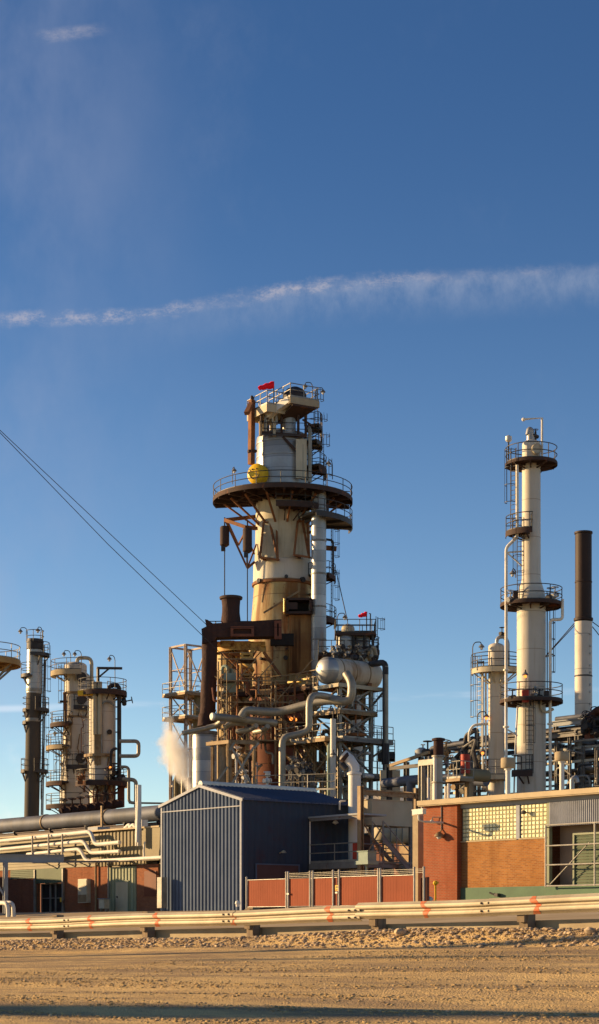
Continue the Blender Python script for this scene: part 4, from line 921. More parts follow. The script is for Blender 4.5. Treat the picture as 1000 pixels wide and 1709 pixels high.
MB().tube([P(181.5, 1158, Zs - .5), P(181.5, 1146, Zs - .5), P(190.5, 1143, Zs - .5), P(199, 1146, Zs - .5), P(199, 1158, Zs - .5), P(199, 1302, Zs - .5)], 3.6 * k, 14, bend=6 * k).build('riser_pipe', M['dark'], cb_)
MB().cb(P(202, 1328, Zs - .5), 11 * k, 9 * k, 38 * k).build('riser_leg', M['maroon'], cb_)
for (x, y, dz, s_, ax_) in ((199, 1300, 1.2, .5, (0, -.5, 1)), (182, 1298, 1.6, .4, (0, -.6, 1)), (190, 1290, 1.4, .4, (0, 0, 1)), (207, 1171, .5, .35, (1, 0, .2))): b = MB(); valve(b, P(x, y, Zs - dz), s_, ax_); b.build('valve', M['dark'], cb_)
lamp(cb_, P(192, 1157, Zs - 1), 3.2, (-.3, -.3, 0))
b = MB(); valve(b, P(135, 1298, Zs - 2.2), .32, (0, -1, .3)); b.cb(P(134, 1302, Zs - 2.1), .4, .4, .7); b.build('valve', M['ruststeel'], cb_)
ppipe(cb_, [P(181, 1306, Zs - 1.3), P(185, 1278, Zs - 1.3), P(186, 1252, Zs - 1.3), P(195, 1249, Zs - 1.3)], .12, M['dark'])
b = MB(); b.ball(P(184, 1281, Zs - 1.8), .10, 8); b.build('bulb', M['lampglow'], cb_)
for i in range(9):
    x = ru(150, 192); y0 = ru(1310, 1335); ppipe(cb_, [P(x, y0 + 25, Zs - 24 * k), P(x, y0 - 6, Zs - 24 * k), P(x + ru(-9, 9), y0 - 10, Zs - 25 * k), P(x + ru(-9, 9), y0 + 18, Zs - 25 * k)], ru(.06, .14), M[random.choice(['galv', 'ruststeel', 'tansteel', 'dark'])])
ladder(cb_, P(150, 1306, Zs - 20 * k), z_(1160), (-.7, -.7, 0), cage=True)
for y in (1180, 1200, 1222, 1250, 1275): MB().beam(P(193, y, Zs - .8), P(199, y, Zs - .8), .1).build('pipe_bracket', M['dark'], cb_)
manway(cb_, P(182, 1222, Zs - 19 * k), (.5, -1, 0), .22, M['dark'], .15)
Zl = 150
def lpipe(lab, pts, r=.16): pipe('loop_pipe', lab, 'pipe', [P(x, y, Zl) for x, y in pts], r, M['silverdull'], bend=.35, group='looped pipes right of the left columns')
lpipe('rectangular grey pipe loop high on the right of the black riser', [(199, 1237), (231.5, 1237), (231.5, 1262), (199, 1262)])
lpipe('grey pipe dropping in a zigzag to the right of the black riser', [(200, 1280), (215, 1280), (215, 1340), (230, 1340)], .13)
lpipe('taller grey pipe bending down onto the large grey pipe', [(205, 1300), (227, 1302), (227, 1350)], .17)
lpipe('thin horizontal grey pipe running toward the steam plume', [(215, 1340), (285, 1341)], .08)
b = MB()
for i in range(7): x = 107 + i * 14; valve(b, P(x, 1352 - i * 2, 150), .42, (0, -.3, 1))
b.tube([P(100, 1356, 150), P(205, 1342, 150)], .3, 10); b.solo('valve_header', M['brownduct'], 'row of dark handwheel valves on a header above the large grey pipe', 'valves')

# ================= platform of a vessel standing just outside the left edge =================
Zs = 130; k = Zs / F; C = P(-31, H, Zs); c = (C.x, C.y)
vp = thing('yellow_platform_vessel', 'vessel with a yellow rimmed round platform reaching in at the left edge', 'vessel', Vector((C.x, C.y, 0)), site=False)
MB().lathe(Vector((C.x, C.y, 0)), [(28 * k, 0), (28 * k, zz(1085, Zs))] + dome(28 * k, zz(1085, Zs), .5), 28).build('shell', M['cream'], vp)
ring_deck(vp, c, zz(1105, Zs), 28 * k, 64 * k, -180, 180, mat('ochre platform paint', (.42, .25, .08), (.30, .16, .06)), M['galv'], nb=8, t=.3)
for (a_) in (-20, -70, 30): d_ = Vector((math.cos(R(a_)), math.sin(R(a_)), 0)); MB().beam(Vector((c[0], c[1], zz(1135, Zs))) + d_ * 28 * k, Vector((c[0], c[1], zz(1108, Zs))) + d_ * 58 * k, .14).build('strut', M['galv'], vp)

# ================= open truss tower beside the brown duct =================
Zs = 165; k = Zs / F; q = P(310, H, Zs); u0, v0 = uc(q), vc(q); TA, TB = 2.35, 2.3; z_ = lambda py: zz(py, Zs)
tt = thing('truss_tower', 'open pale steel lattice tower left of the brown duct', 'tower', S(u0 - TA / 2, v0 + TB / 2, 0))
zt = z_(1075)
cor = [(u0 - TA, v0), (u0, v0), (u0, v0 + TB), (u0 - TA, v0 + TB)]
TW = mat('pale tower paint', (.44, .38, .32), (.30, .22, .17), 1.2, .6, spot=((.18, .08, .04), 1.5, .55, .7))
for (a, c_) in cor: MB().hbeam(S(a, c_, 0), S(a, c_, zt), .24).build('post', TW, tt)
lv = [z_(y) for y in (1076, 1155, 1195, 1250, 1310)] + [0]
for i in range(4):
    (a, c_), (d_, e_) = cor[i], cor[(i + 1) % 4]
    for j, z in enumerate(lv[:-1]):
        MB().beam(S(a, c_, z), S(d_, e_, z), .16).build('girt', TW, tt)
        zb = lv[j + 1]; MB().beam(S(a, c_, z - .1), S(d_, e_, zb + .1), .09).build('brace', TW, tt)
        if j == 0: MB().beam(S(a, c_, (z + zb) / 2), S(d_, e_, (z + zb) / 2), .07).build('brace', TW, tt)
for y in (1157, 1197):
    sdeck(tt, u0 - TA - .6, u0 + .6, v0 - .5, v0 + TB + .4, z_(y), m=M['tansteel'], rm=M['galv'], rail=(0, 1, 2, 3), sp=1.3)
q = S(u0 - .35, v0 + 1.6, 0); b = MB(); b.lathe(q, [(9 * k, 0), (9 * k, z_(1215)), (7.4 * k, z_(1200)), (7.4 * k, z_(1168)), (5 * k, z_(1160)), (3 * k, z_(1150))], 20); b.solo('tan_vessel', M['siding'], 'slim tan vessel standing inside the lattice tower', 'vessel')
for i in range(6):
    x = ru(282, 318); y0 = ru(1296, 1312); pipe('small_pipe', 'thin pale pipe bending at the foot of the lattice tower', 'pipe', [P(x, 1340, 158 + i), P(x, y0, 158 + i), P(x + 6, y0 - 3, 158 + i), P(x + 7, 1340, 158 + i)], ru(.1, .18), M[('pipewhite', 'silverdull', 'siding')[i % 3]], group='small pipes at the foot of the lattice tower')
# ================= main reactor tower =================
Zt = 150.; k = Zt / F
C = P(472, H, Zt); c = (C.x, C.y); c0 = Vector((C.x, C.y, 0)); z_ = lambda py: zz(py, Zt)
mt = thing('reactor_tower', 'tallest tower, cream and rust stained with a wide round walkway and silver top drum', 'tower', c0, site=False)
MB().lathe(c0, [(60 * k, z_(1150)), (60 * k, z_(1082)), (57 * k, z_(1068)), (52.5 * k, z_(1035)), (48.5 * k, z_(985)), (48 * k, z_(972))], 48).build('lower_cone', M['creamrust'], mt)
MB().lathe(c0, [(48.5 * k, z_(974)), (49.6 * k, z_(973)), (49 * k, z_(941)), (47 * k, z_(940))], 48).build('band', M['whitecol'], mt)
MB().lathe(c0, [(47 * k, z_(940)), (45.5 * k, z_(880)), (45 * k, z_(838))], 48).build('neck', M['cream'], mt)
MB().lathe(c0, [(46 * k, z_(975)), (51.5 * k, z_(975)), (51.5 * k, z_(979)), (48 * k, z_(980))], 48).build('ledge', M['ruststeel'], mt)
MB().lathe(c0, [(44 * k, z_(838)), (44 * k, z_(736)), (43 * k, z_(732)), (38.5 * k, z_(727)), (30 * k, z_(724)), (.01, z_(721))], 48).build('top_drum', M['silver'], mt)
for i, y in enumerate((745, 768)): MB().lathe(c0, [(44 * k, z_(y)), (44.8 * k, z_(y) + .02), (44.8 * k, z_(y) + .14), (44 * k, z_(y) + .16)], 44).build('cladding_band', M['silver'], mt)
for (x, y, r) in ((478, 972, 3), (507, 975, 4.5), (430, 976, 4)):
    b = MB(); d_ = Vector((math.sin((x - 472) / 50), -math.cos((x - 472) / 50), 0)); b.lathe(c0 + d_ * 48 * k + UP * z_(y), [(r * k, -.1), (r * k, .3), (r * k * .5, .31)], 12, axis=d_); b.build('nozzle', M['dark'], mt)
for (x, y, r) in ((477, 1107, 3.6), (479, 1092, 1.6), (438, 1107, 2.5), (461, 1088, 1.4)):
    a_ = math.asin((x - 472) / 60.5); d_ = Vector((math.sin(a_), -math.cos(a_), 0)); MB().lathe(c0 + d_ * 60 * k + UP * z_(y), [(r * k, -.1), (r * k, .22), (r * k * .6, .23)], 14, axis=d_).build('nozzle', M['dark'], mt)
# wide walkway
zd = z_(836); big = ring_deck(mt, c, zd, 45 * k, 116 * k, -196, 14, M['rustdeck'], nb=0, t=.26, sp=2.0, ends=True, r=.035)
b = MB(); b.sector(c, zd - .32, zd - .003, 78 * k, 80 * k, -196, 14); b.sector(c, zd - .32, zd - .003, 56 * k, 58 * k, -196, 14); b.build('joist_ring', M['rustdeck'], big)
for a_ in range(-190, 15, 17):
    d_ = Vector((math.cos(R(a_)), math.sin(R(a_)), 0)); b = MB(); b.beam(c0 + d_ * 45 * k + UP * (zd - .2), c0 + d_ * 115 * k + UP * (zd - .2), .14, .34); b.build('joist', M['rustdeck'], big)
for a_ in (-175, -150, -128, -105, -80, -56, -30, -5):
    d_ = Vector((math.cos(R(a_)), math.sin(R(a_)), 0)); MB().beam(c0 + d_ * 45.5 * k + UP * z_(880), c0 + d_ * 98 * k + UP * (zd - .35), .14).build('strut', M['ruststeel'], big)
# smaller walkways on the right side
ring_deck(mt, c, z_(877), 56 * k, 116 * k, -62, 18, M['rail'], nb=3, t=.3, sp=1.3, bd=.2, ends=True)
ring_deck(mt, c, z_(860), 46 * k, 96 * k, -96, -38, M['rustdeck'], M['rail'], nb=3, t=.35, sp=1.3)
ring_deck(mt, c, z_(967), 50 * k, 88 * k, -30, 12, M['rustdeck'], nb=2, t=.25, sp=1., ends=True)
ring_deck(mt, c, z_(1039), 54 * k, 89 * k, -46, 16, M['rustdeck'], nb=2, t=.35, sp=1., ends=True)
for (z0, z1) in ((1039, 967), (967, 877)): ladder(mt, c0 + Vector((82 * k, .6, z_(z0))), z_(z1), (1, -.2, 0))
MB().tube([P(540, 914, Zt), P(562, 916, Zt)], 4.2 * k, 12).build('nozzle', M['ruststeel'], mt)
ppipe(mt, [P(543, 900, Zt - .3), P(556, 902, Zt - .3), P(556, 962, Zt - .3)], .1, M['dark'])
# silver riser in front
Zp = Zt - 3.2; kp = Zp / F; q = P(532, H, Zp)
MB().lathe(Vector((q.x, q.y, 0)), [(12.7 * kp, zz(1130, Zp)), (12.5 * kp, zz(822, Zp))], 28).build('silver_riser', M['silver'], mt)
for y in (852, 905, 960, 1015, 1070): MB().lathe(Vector((q.x, q.y, 0)), [(12.6 * kp, zz(y, Zp)), (13.2 * kp, zz(y, Zp) + .02), (13.2 * kp, zz(y, Zp) + .14), (12.6 * kp, zz(y, Zp) + .16)], 28).build('riser_band', M['galv'], mt)
for y in (880, 985, 1060): MB().beam(Vector((q.x, q.y, zz(y, Zp))), Vector((q.x - .8, q.y + 2.2, zz(y, Zp))), .15).build('riser_bracket', M['ruststeel'], mt)
# rust coloured casing with a boxed landing on top
Zr = Zt - 3.0; b = MB(); q = P(501.5, 1072, Zr); b.cb(q + Vector((0, .6, 0)), 37 * k, 1.6, 100 * k); b.build('rust_casing', M['rustduct'], mt)
for x in (487, 497, 508): MB().cb(P(x, 1072, Zr - .22), .14, .10, 96 * k).build('casing_rib', M['rustduct'], mt)
q = P(499, 1012, Zr - .6); b = MB(); w, h = 38 * k, 22 * k
for s_ in (-1, 1): b.cb(q + Vector((s_ * w / 2, .5, 0)), .2, 1.7, h); b.cb(q + Vector((0, .5, s_ * h / 2)), w + .2, 1.7, .18)
b.cb(q + Vector((-w * .27, -.2, 0)), w * .42, .12, h * .5); b.build('boxed_landing', M['rustdeck'], mt)
MB().cb(q + Vector((.0, 1.0, 0)), w - .25, .1, h - .25).build('landing_back', M['dk'], mt)
for s_ in (-1, 0, 1): MB().beam(q + Vector((-w / 2 - .25, s_ * .5, -h / 2)), q + Vector((-w / 2 - .25, s_ * .5, h / 2)), .1).build('landing_rail', M['yellow'] if s_ else M['ruststeel'], mt)
# cable sheave brackets with counterweights on the left
BR = M['ruststeel']; zb = z_(868)
L1, L2, A1, A2 = P(376, 868, Zt - 1), P(411, 880, Zt - 2.6), P(428, 862, Zt + .5), P(428, 882, Zt - 1.5)
for (a_, b_, w) in ((L1, A1, .28), (L1, L2, .28), (L2, A2, .28), (L1, P(413, 948, Zt - 1.2), .16), (P(381, 873, Zt - 1), P(398, 910, Zt - 1.6), .12), (P(398, 910, Zt - 1.6), P(411, 884, Zt - 2.4), .12), (P(413, 948, Zt - 1.2), P(425, 938, Zt - 1), .2), (P(413, 948, Zt - 1.2), P(411, 884, Zt - 2.4), .14), (P(413, 948, Zt - 1.2), P(428, 908, Zt - 1), .12), (P(425, 925, Zt - 1), P(412, 898, Zt - 1.8), .1)):
    MB().beam(a_, b_, w).build('sheave_bracket', BR, mt)
for (x, y0, y1, yc0, yc1, dz, lab) in ((375, 883, 917, 868, 997, -1.0, 'outer rusty counterweight hanging on a cable left of the tower neck'), (413, 893, 934, 880, 1058, -2.6, 'inner rusty counterweight hanging close to the tower neck')):
    cw = thing('counterweight', lab, 'counterweight', P(x, y1, Zt + dz), 'counterweights on the main tower', site=False); kk = (Zt + dz) / F; q = P(x, H, Zt + dz); q.z = 0; r = 7.8 * kk
    MB().lathe(q, [(.02, zz(y1 + 1, Zt)), (r * .5, zz(y1, Zt)), (r, zz(y1 - 3, Zt)), (r, zz(y0 + 2, Zt)), (r * .8, zz(y0, Zt)), (.02, zz(y0 - .5, Zt))], 18).build('weight', M['rustdeck'], cw)
    MB().tube([q + UP * zz(yc0, Zt), q + UP * zz(y0, Zt)], .06, 6).build('hanger', M['dark'], cw)
    MB().tube([q + UP * zz(y1, Zt), q + UP * zz(yc1, Zt)], .045, 6).build('cable', M['dark'], cw)
    MB().cb(q + Vector((-.1, -.3, zz(y1 + 4, Zt))), .35, .3, .4).build('clamp', M['dark'], cw)
# hanging service frames on the neck
for (xs, y0, y1, wd) in (((434, 464), 872, 934, 1.3), ((491, 516), 870, 930, 1.2)):
    a_, b_ = xs; Zf = Zt - 2.9; T = [P(a_ + 6, y0, Zf + 1), P(b_ - 3, y0, Zf + 1), P(b_, y1, Zf - .2), P(a_, y1 - 4, Zf - .2)]
    for (p, q_) in ((T[0], T[3]), (T[1], T[2]), (T[3], T[2]), (T[0], T[1]), (T[0] + Vector((0, wd, 0)), T[3] + Vector((.3, wd, 0))), (T[3], T[3] + Vector((.5, wd, 0))), (T[2], T[2] + Vector((.1, wd, .2))), (T[0].lerp(T[1], .5), T[2])):
        MB().beam(p, q_, .15).build('service_frame', BR, mt)
    MB().prism([T[3], T[2], T[2] + Vector((0, wd, .2)), T[3] + Vector((0, wd, .2))], UP * .08).build('service_floor', M['rustdeck'], mt)
MB().beam(P(440, 1023, Zt - 2.8), P(500, 986, Zt - 2.7), .14).build('diagonal_pipe', M['tansteel'], mt)
# yellow drum end with a painted smile
q = P(427, 790.5, Zt - 2.0); ax = Vector((-.50, -.86, .0)); r = 17 * k
yd = MB(); yd.lathe(q - ax * .5, [(r, -.35), (r, .38), (r * .97, .5), (r * .8, .62), (r * .4, .70), (.01, .72)], 36, axis=ax); y_o = yd.build('drum_head', M['yellow'], mt, label='yellow drum head with a painted smile')
MB().lathe(q - ax * .5, [(r * .6, -1.2), (r * .99, -1.1), (r * 1.02, -.35), (r * .98, -.34)], 30, axis=ax).build('drum_back', M['dark'], mt)
sx = ax.cross(UP).normalized() * -1; b = MB()
def face(u_, w_): rr = math.hypot(u_, w_); return q - ax * .5 + sx * (u_ * r) + UP * (w_ * r) + ax * (.735 - .17 * rr ** 3)
b.tube([face(.55 * math.cos(R(a_)), .05 + .60 * math.sin(R(a_))) for a_ in range(200, 345, 10)], .036, 6); b.build('smile', M['dark'], y_o)
for s_ in (-.25, .25): MB().ball(face(s_, .40), .065, 8).build('eye', M['dark'], y_o)
# rusty davit post
q = P(419.5, 775, Zt - 1.5); b = MB(); b.beam(q, P(420.5, 668, Zt - 1.5), .42, .42); b.build('davit_post', M['ruststeel'], mt); MB().beam(P(420.5, 672, Zt - 1.5), P(411.5, 690, Zt - 2.6), .38, .3).build('davit_arm', M['ruststeel'], mt)
MB().beam(P(414, 753, Zt - 1.7), P(428, 753, Zt - 1.4), .3, .2).build('davit_bracket', M['rustdeck'], mt)
MB().lathe(P(420.5, 668, Zt - 1.5), [(.12, 0), (.12, .35), (.03, .4)], 8).build('davit_cap', M['dark'], mt)
# top works
zt1 = z_(727); dirL = Vector((-.50, .866, 0)).normalized(); dirR = Vector((.866, .50, 0)).normalized()
MB().lathe(Vector((P(482, H, Zt - 1.5).x, Zt - 1.5, 0)), [(11.5 * k, z_(732)), (11.5 * k, z_(676))], 24).build('vent_stub', M['silver'], mt)
MB().lathe(Vector((P(441, H, Zt).x, Zt, 0)), [(5 * k, z_(726)), (5.5 * k, z_(700)), (5 * k, z_(690)), (3 * k, z_(684))], 16).build('vent_stub', M['cream'], mt)
MB().lathe(Vector((P(453, H, Zt - 1).x, Zt - 1, 0)), [(3 * k, z_(724)), (3 * k, z_(695)), (4 * k, z_(694)), (4 * k, z_(690))], 14).build('vent_stub', M['beige'], mt)
# upper right deck: near corner at px 485, front edge runs right
zu = zz(662, Zt - 4); n0 = P(485, 661, Zt - 4.0); n0.z = zu
e1 = dirR * (50 * k * 1.08); e2 = dirL * 3.6
dk1 = quad_deck(mt, [n0, n0 + e1, n0 + e1 + e2, n0 + e2], zu, m=M['concrete'], rm=M['galv'], rail=(0, 1, 3), t=.5, sp=1.2, r=.04)
MB().prism([n0 + dirR * .2 - UP * .5, n0 + e1 * .9 - UP * .5, n0 + e1 * .6 + e2 * .8 - UP * 1.3, n0 + e2 * .8 + dirR * .4 - UP * 1.3], -UP * .15).build('soffit', M['rustdeck'], dk1)
m0 = P(446, 672, Zt - 3.4); m0.z = zz(674, Zt - 3.4); f1 = dirR * 2.2; f2 = dirL * 3.4
quad_deck(mt, [m0, m0 + f1, m0 + f1 + f2, m0 + f2], m0.z, m=M['beige'], rm=M['galv'], rail=(0, 3, 2), t=.6, sp=1.1, r=.04)
b = MB(); b.beam(P(446, 694, Zt - 2.0), P(484, 667, Zt - 3.6), .5, .55); b.build('inclined_duct', M['ductwhite'], mt)
MB().lathe(n0 + e1 * .42 + e2 * .35 + UP * .1, [(.95, 0), (.95, .55), (.7, .95), (.3, 1.15), (.02, 1.2)], 20).build('top_cap', M['dark'], mt)
lamp(mt, n0 + e1 * .85 + e2 * .1, 1.6, (-1, 0, 0)); lamp(mt, n0 + e1 * .95 + e2 * .1, 1.2, (.3, 0, 0))
for (x0, y0, x1, y1, w) in ((436, 692, 436, 726, .16), (447, 696, 447, 726, .16), (470, 692, 470, 727, .14), (498, 690, 498, 728, .16), (511, 692, 510, 728, .14), (436, 722, 512, 728, .22), (472, 729, 500, 758, .2), (505, 700, 524, 712, .14)):
    MB().beam(P(x0, y0, Zt - 2.2), P(x1, y1, Zt - 2.2), w).build('frame_member', M['rustdeck'], mt)
railing(mt, [P(436, 726, Zt - 2.4), P(470, 727, Zt - 2.6), P(512, 728, Zt - 2.2)], M['rail'], sp=1.)
for i in range(9):
    x = ru(434, 462); y0 = ru(700, 722); ppipe(mt, [P(x, y0 + 8, Zt - 2.2), P(x, y0 - 12, Zt - 2.2), P(x + ru(-6, 9), y0 - 14, Zt - 2.2), P(x + ru(-6, 9), y0 - 14, Zt - .5)], ru(.07, .16), M[('tansteel', 'cream', 'galv')[i % 3]])
for (x0, y0, x1, y1) in ((506, 735, 506, 800), (517.5, 715, 517.5, 805)): ppipe(mt, [P(x0, y1, Zt - 2.2), P(x0, y0, Zt - 2.2), P(x0 - 6, y0 - 4, Zt - 1.6)], .16, M['silverdull'])
b = MB(); b.cb(P(503, 766, Zt - 2.2), .9, .3, 3.2); b.build('cable_tray', M['cream'], mt)
ring_deck(mt, c, z_(745), 44 * k, 66 * k, -32, 22, M['rail'], nb=2, t=.2, sp=.8, ends=True); ring_deck(mt, c, z_(787), 44 * k, 73 * k, -35, 22, M['rustdeck'], M['rail'], nb=2, t=.5, sp=.8, ends=True); ring_deck(mt, c, z_(717), 40 * k, 66 * k, -25, 20, M['rail'], nb=2, t=.2, sp=.8, ends=True)
for (y0, y1, x) in ((787, 745, 66), (745, 712, 62), (712, 672, 56), (836, 787, 70)): ladder(mt, c0 + Vector((x * k, -.5, z_(y0))), z_(y1), (.9, -.5, 0), hoop=.8)
lamp(mt, P(388, 808, Zt - 1), 1.3, (.3, -1, 0)); lamp(mt, P(555, 800, Zt - 3), 1.5, (-.6, -1, 0))
# windsocks
def windsock(lab, p, h, L_, r, d):
    w = thing('windsock', lab, 'windsock', p, 'red windsocks', site=False); d = Vector(d).normalized()
    MB().tube([p, p + UP * h], .045, 6).build('pole', M['rail'], w)
    b = MB(); n = 8; t = p + UP * (h - .1); pts = [t + d * (L_ * i / n) + UP * (-.10 * L_ * (i / n) ** 2 + .04 * math.sin(i * 2)) for i in range(n + 1)]
    b.tube(pts, r, 12, r2=r * .55, cap=False); b.build('sock', M['redcloth'], w)
q = P(457, 676, Zt - 2.2); windsock('larger red windsock flying over the top of the tallest tower', q, (676 - 641) * k, 1.25, .30, (-1, -.15, -.18))
# ================= maroon vessel under the tower =================
C = P(470, H, Zt + 1)
MB().lathe(Vector((C.x, C.y, 0)), [(59 * k, 0), (59 * k, z_(1160)), (61 * k, z_(1158)), (61 * k, z_(1150)), (40 * k, z_(1140))], 48).solo('maroon_vessel', M['maroon'], 'wide dark maroon cylindrical vessel under the tallest tower', 'vessel')

# ================= burnt brown duct =================
Zd = 142.; k = Zd / F; z_ = lambda py: zz(py, Zd)
bd_ = thing('flue_duct', 'burnt dark brown duct that bends down left of the tallest tower', 'duct', P(347, 1210, Zd), site=False)
def ragged(pts, r, n=14, amp=.05):
    b = MB(); pts2 = []
    for i in range(len(pts) - 1):
        a_, c_ = pts[i], pts[i + 1]; m_ = max(2, int((c_ - a_).length / .45))
        pts2 += [a_.lerp(c_, j / m_) for j in range(m_)]
    pts2.append(pts[-1]); b.tube(pts2, r, n); 
    ctr = sum(b.v, Vector()) / len(b.v)
    for i, v in enumerate(b.v):
        j = i // n; w = 1 + amp * math.sin(j * 1.7 + .6 * math.sin(i * 2.1)) + ru(-amp, amp) * .5; b.v[i] = pts2[min(j, len(pts2) - 1)] + (v - pts2[min(j, len(pts2) - 1)]) * w
    return b
ragged([P(345, 1212, Zd), P(347, 1185, Zd), P(349.5, 1120, Zd), P(350, 1052, Zd)], 13.0 * k, 16, .025).build('downcomer', M['brownduct'], bd_)
MB().lathe(Vector((P(345, H, Zd).x, Zd, 0)), [(15.5 * k, z_(1212)), (13.3 * k, z_(1192))], 18).build('skirt', M['brownduct'], bd_)
b = MB(); pts = [P(338, 1064, Zd), P(337, 1052, Zd), P(345, 1048, Zd), P(343, 1036, Zd), P(347.5, 1037, Zd), P(356, 1043, Zd), P(470, 1036, Zd), P(470, 1064, Zd), P(362, 1066, Zd), P(358, 1072, Zd), P(338, 1076, Zd)]
b.prism([p - Vector((0, .7, 0)) for p in pts], Vector((0, 1.5, 0))); b.build('crossover', M['brownduct'], bd_)
def rect_frame(x0, x1, y0, y1, Zf, w, m):
    b = MB(); a_, c_ = P(x0, y0, Zf), P(x1, y1, Zf); cx, cz = (a_.x + c_.x) / 2, (a_.z + c_.z) / 2
    b.box((a_.x, Zf, c_.z), (w, 0, 0), (0, .3, 0), (0, 0, a_.z - c_.z)); b.box((c_.x - w, Zf, c_.z), (w, 0, 0), (0, .3, 0), (0, 0, a_.z - c_.z))
    b.box((a_.x + w, Zf + .01, a_.z - w), (c_.x - a_.x - 2 * w, 0, 0), (0, .28, 0), (0, 0, w)); b.box((a_.x + w, Zf + .01, c_.z), (c_.x - a_.x - 2 * w, 0, 0), (0, .28, 0), (0, 0, w)); return b
rect_frame(458, 470, 1036, 1066, Zd - 1.1, .22, 0).build('flange_frame', M['maroon'], bd_)
rect_frame(385, 424, 1045, 1062, Zd - 1.0, .2, 0).build('access_frame', M['maroon'], bd_)
for (x, y) in ((389, 1052), (459, 1044)): pass
b = MB(); b.beam(P(345, 1037, Zd), P(420, 1037, Zd), .06); [b.beam(P(x, 1037, Zd), P(x, 1046, Zd), .06) for x in (360, 375, 405)]; b.build('handrail', M['rail'], bd_)
ragged([P(385.5, 1046, Zd + .2), P(385.5, 1000, Zd + .2)], 15.5 * k, 18, .05).build('stub', M['brownduct'], bd_)
MB().lathe(Vector((P(385.5, H, Zd).x, Zd + .2, 0)), [(14 * k, z_(1000)), (19 * k, z_(999.5)), (19.5 * k, z_(996)), (18 * k, z_(995)), (13 * k, z_(996))], 24).build('stub_flange', M['rustdeck'], bd_)
MB().cb(P(471, 1068, Zd + 3.4), 40 * k, .6, 20 * k).build('expansion_joint', M['dk'], bd_)

# ================= rust stained side vessel with a yellow lit cap walkway =================
Zv = 146.; k = Zv / F; z_ = lambda py: zz(py, Zv); C = P(389, H, Zv); c = (C.x, C.y); c0 = Vector((C.x, C.y, 0))
sv = thing('side_vessel', 'rust stained cream side vessel under the burnt brown duct', 'vessel', c0, site=False)
MB().lathe(c0, [(27 * k, 0), (27 * k, z_(1088))] + dome(27 * k, z_(1088), .4), 32).build('shell', M['creamrust'], sv)
OC = mat('ochre rust paint', (.58, .38, .12), (.38, .21, .07), .8, .7, spot=(RUST, 1.1, .5, .65))
C3 = P(402, H, Zv - 1); ring_deck(sv, (C3.x, C3.y), z_(1084), 10 * k, 41 * k, -200, 20, OC, OC, nb=6, t=.5, rail=False, bd=1.6)
for i in range(9):
    x = 368 + i * 8.5 + ru(-2, 2); w = ru(.3, .65); MB().cb(P(x, 1073 + abs(i - 4) * .6, Zv - 3 + ru(0, 1)), w * 1.4, w, w * .8).build('insulated_box', OC, sv)
for (x0, y0, x1, y1) in ((372, 1088, 412, 1128), (440, 1088, 470, 1130), (384, 1090, 420, 1100), (425, 1088, 404, 1128)): MB().beam(P(x0, y0, Zv - 2.6), P(x1, y1, Zv - 2.2), .2).build('strut', M['ruststeel'], sv)
b = MB(); n = 16; pts = [P(413 + 9 * math.cos(R(40 * i)), 1086 + 3.6 * i, Zv - 3.0 + .6 * math.sin(R(40 * i))) for i in range(n)]; b.tube(pts, .16, 6); b.build('coil_pipe', OC, sv)
for i in range(8): MB().cb(P(412, 1092 + 7 * i, Zv - 2.8), 17 * k, .7, .18).build('step', OC, sv)
for x in (404, 420): MB().tube([P(x, 1088, Zv - 3), P(x - 2, 1150, Zv - 3)], .14, 6).build('step_rail', OC, sv)
for x in (370, 379, 388): ppipe(sv, [P(x, 1150, Zv - 28 * k - .2), P(x, 1086, Zv - 28 * k - .2)], .08, M['tansteel'])
for i in range(10):
    x = ru(366, 400); y0 = ru(1105, 1145); ppipe(sv, [P(x, y0 + 20, Zv - 1.9), P(x, y0, Zv - 1.9), P(x + ru(5, 12), y0 - 1, Zv - 2.2), P(x + ru(5, 12), y0 + 14, Zv - 2.2)], ru(.06, .14), M[('tansteel', 'cream', 'ruststeel', 'tealbox')[i % 4]])

# ================= long service deck across the tower foot, with legs =================
Zs = 141.; k = Zs / F; z_ = lambda py: zz(py, Zs)
dkx = thing('service_deck', 'long rusty service deck with handrail crossing in front of the tower foot', 'platform', P(440, 1320, Zs))
p0, p1, p2, p3 = P(360, 1152, Zs + 2), P(430, 1154, Zs + 1), P(478, 1152, Zs - .2), P(531, 1144, Zs - 3.5)
zd = z_(1152)
for (a_, c_) in ((p0, p1), (p1, p2), (p2, p3)):
    a2, c2 = Vector((a_.x, a_.y, zd)), Vector((c_.x, c_.y, zd)); b = MB(); b.prism([a2, c2, c2 + Vector((.3, 3.2, 0)), a2 + Vector((.3, 3.2, 0))], UP * .06); b.beam(a2 - UP * .1, c2 - UP * .1, .1, .34); d_ = b.build('platform', M['rustdeck'], dkx)
    railing(d_, [a2 + UP * .06, c2 + UP * .06], M['tansteel'], sp=1.3, r=.045)
for x in (386, 425, 470, 512):
    MB().hbeam(P(x, 1320, Zs + 1.5), P(x, 1153, Zs + 1.5), .3).build('leg', M['tansteel'], dkx)
for (x0, y0, x1, y1) in ((386, 1155, 362, 1190), (386, 1155, 425, 1195), (425, 1155, 386, 1195), (425, 1152, 500, 1228), (362, 1205, 386, 1240), (425, 1205, 386, 1235)): MB().beam(P(x0, y0, Zs + 1.2), P(x1, y1, Zs + 1.2), .14).build('brace', M['tansteel'], dkx)
b = MB(); b.cb(P(384, 1140, Zs - 1), 1.0, .5, 1.5); b.build('control_box', M['tealbox'], dkx)
for (x, y, w) in ((497, 1139, 1.9), (486, 1138, 1.2), (512, 1133, .8)): MB().beam(P(x - 5, y + 1, Zs - 2), P(x + 5, y - 1, Zs - 2.5), .14).build('handle_bar', M['yellow'], dkx)
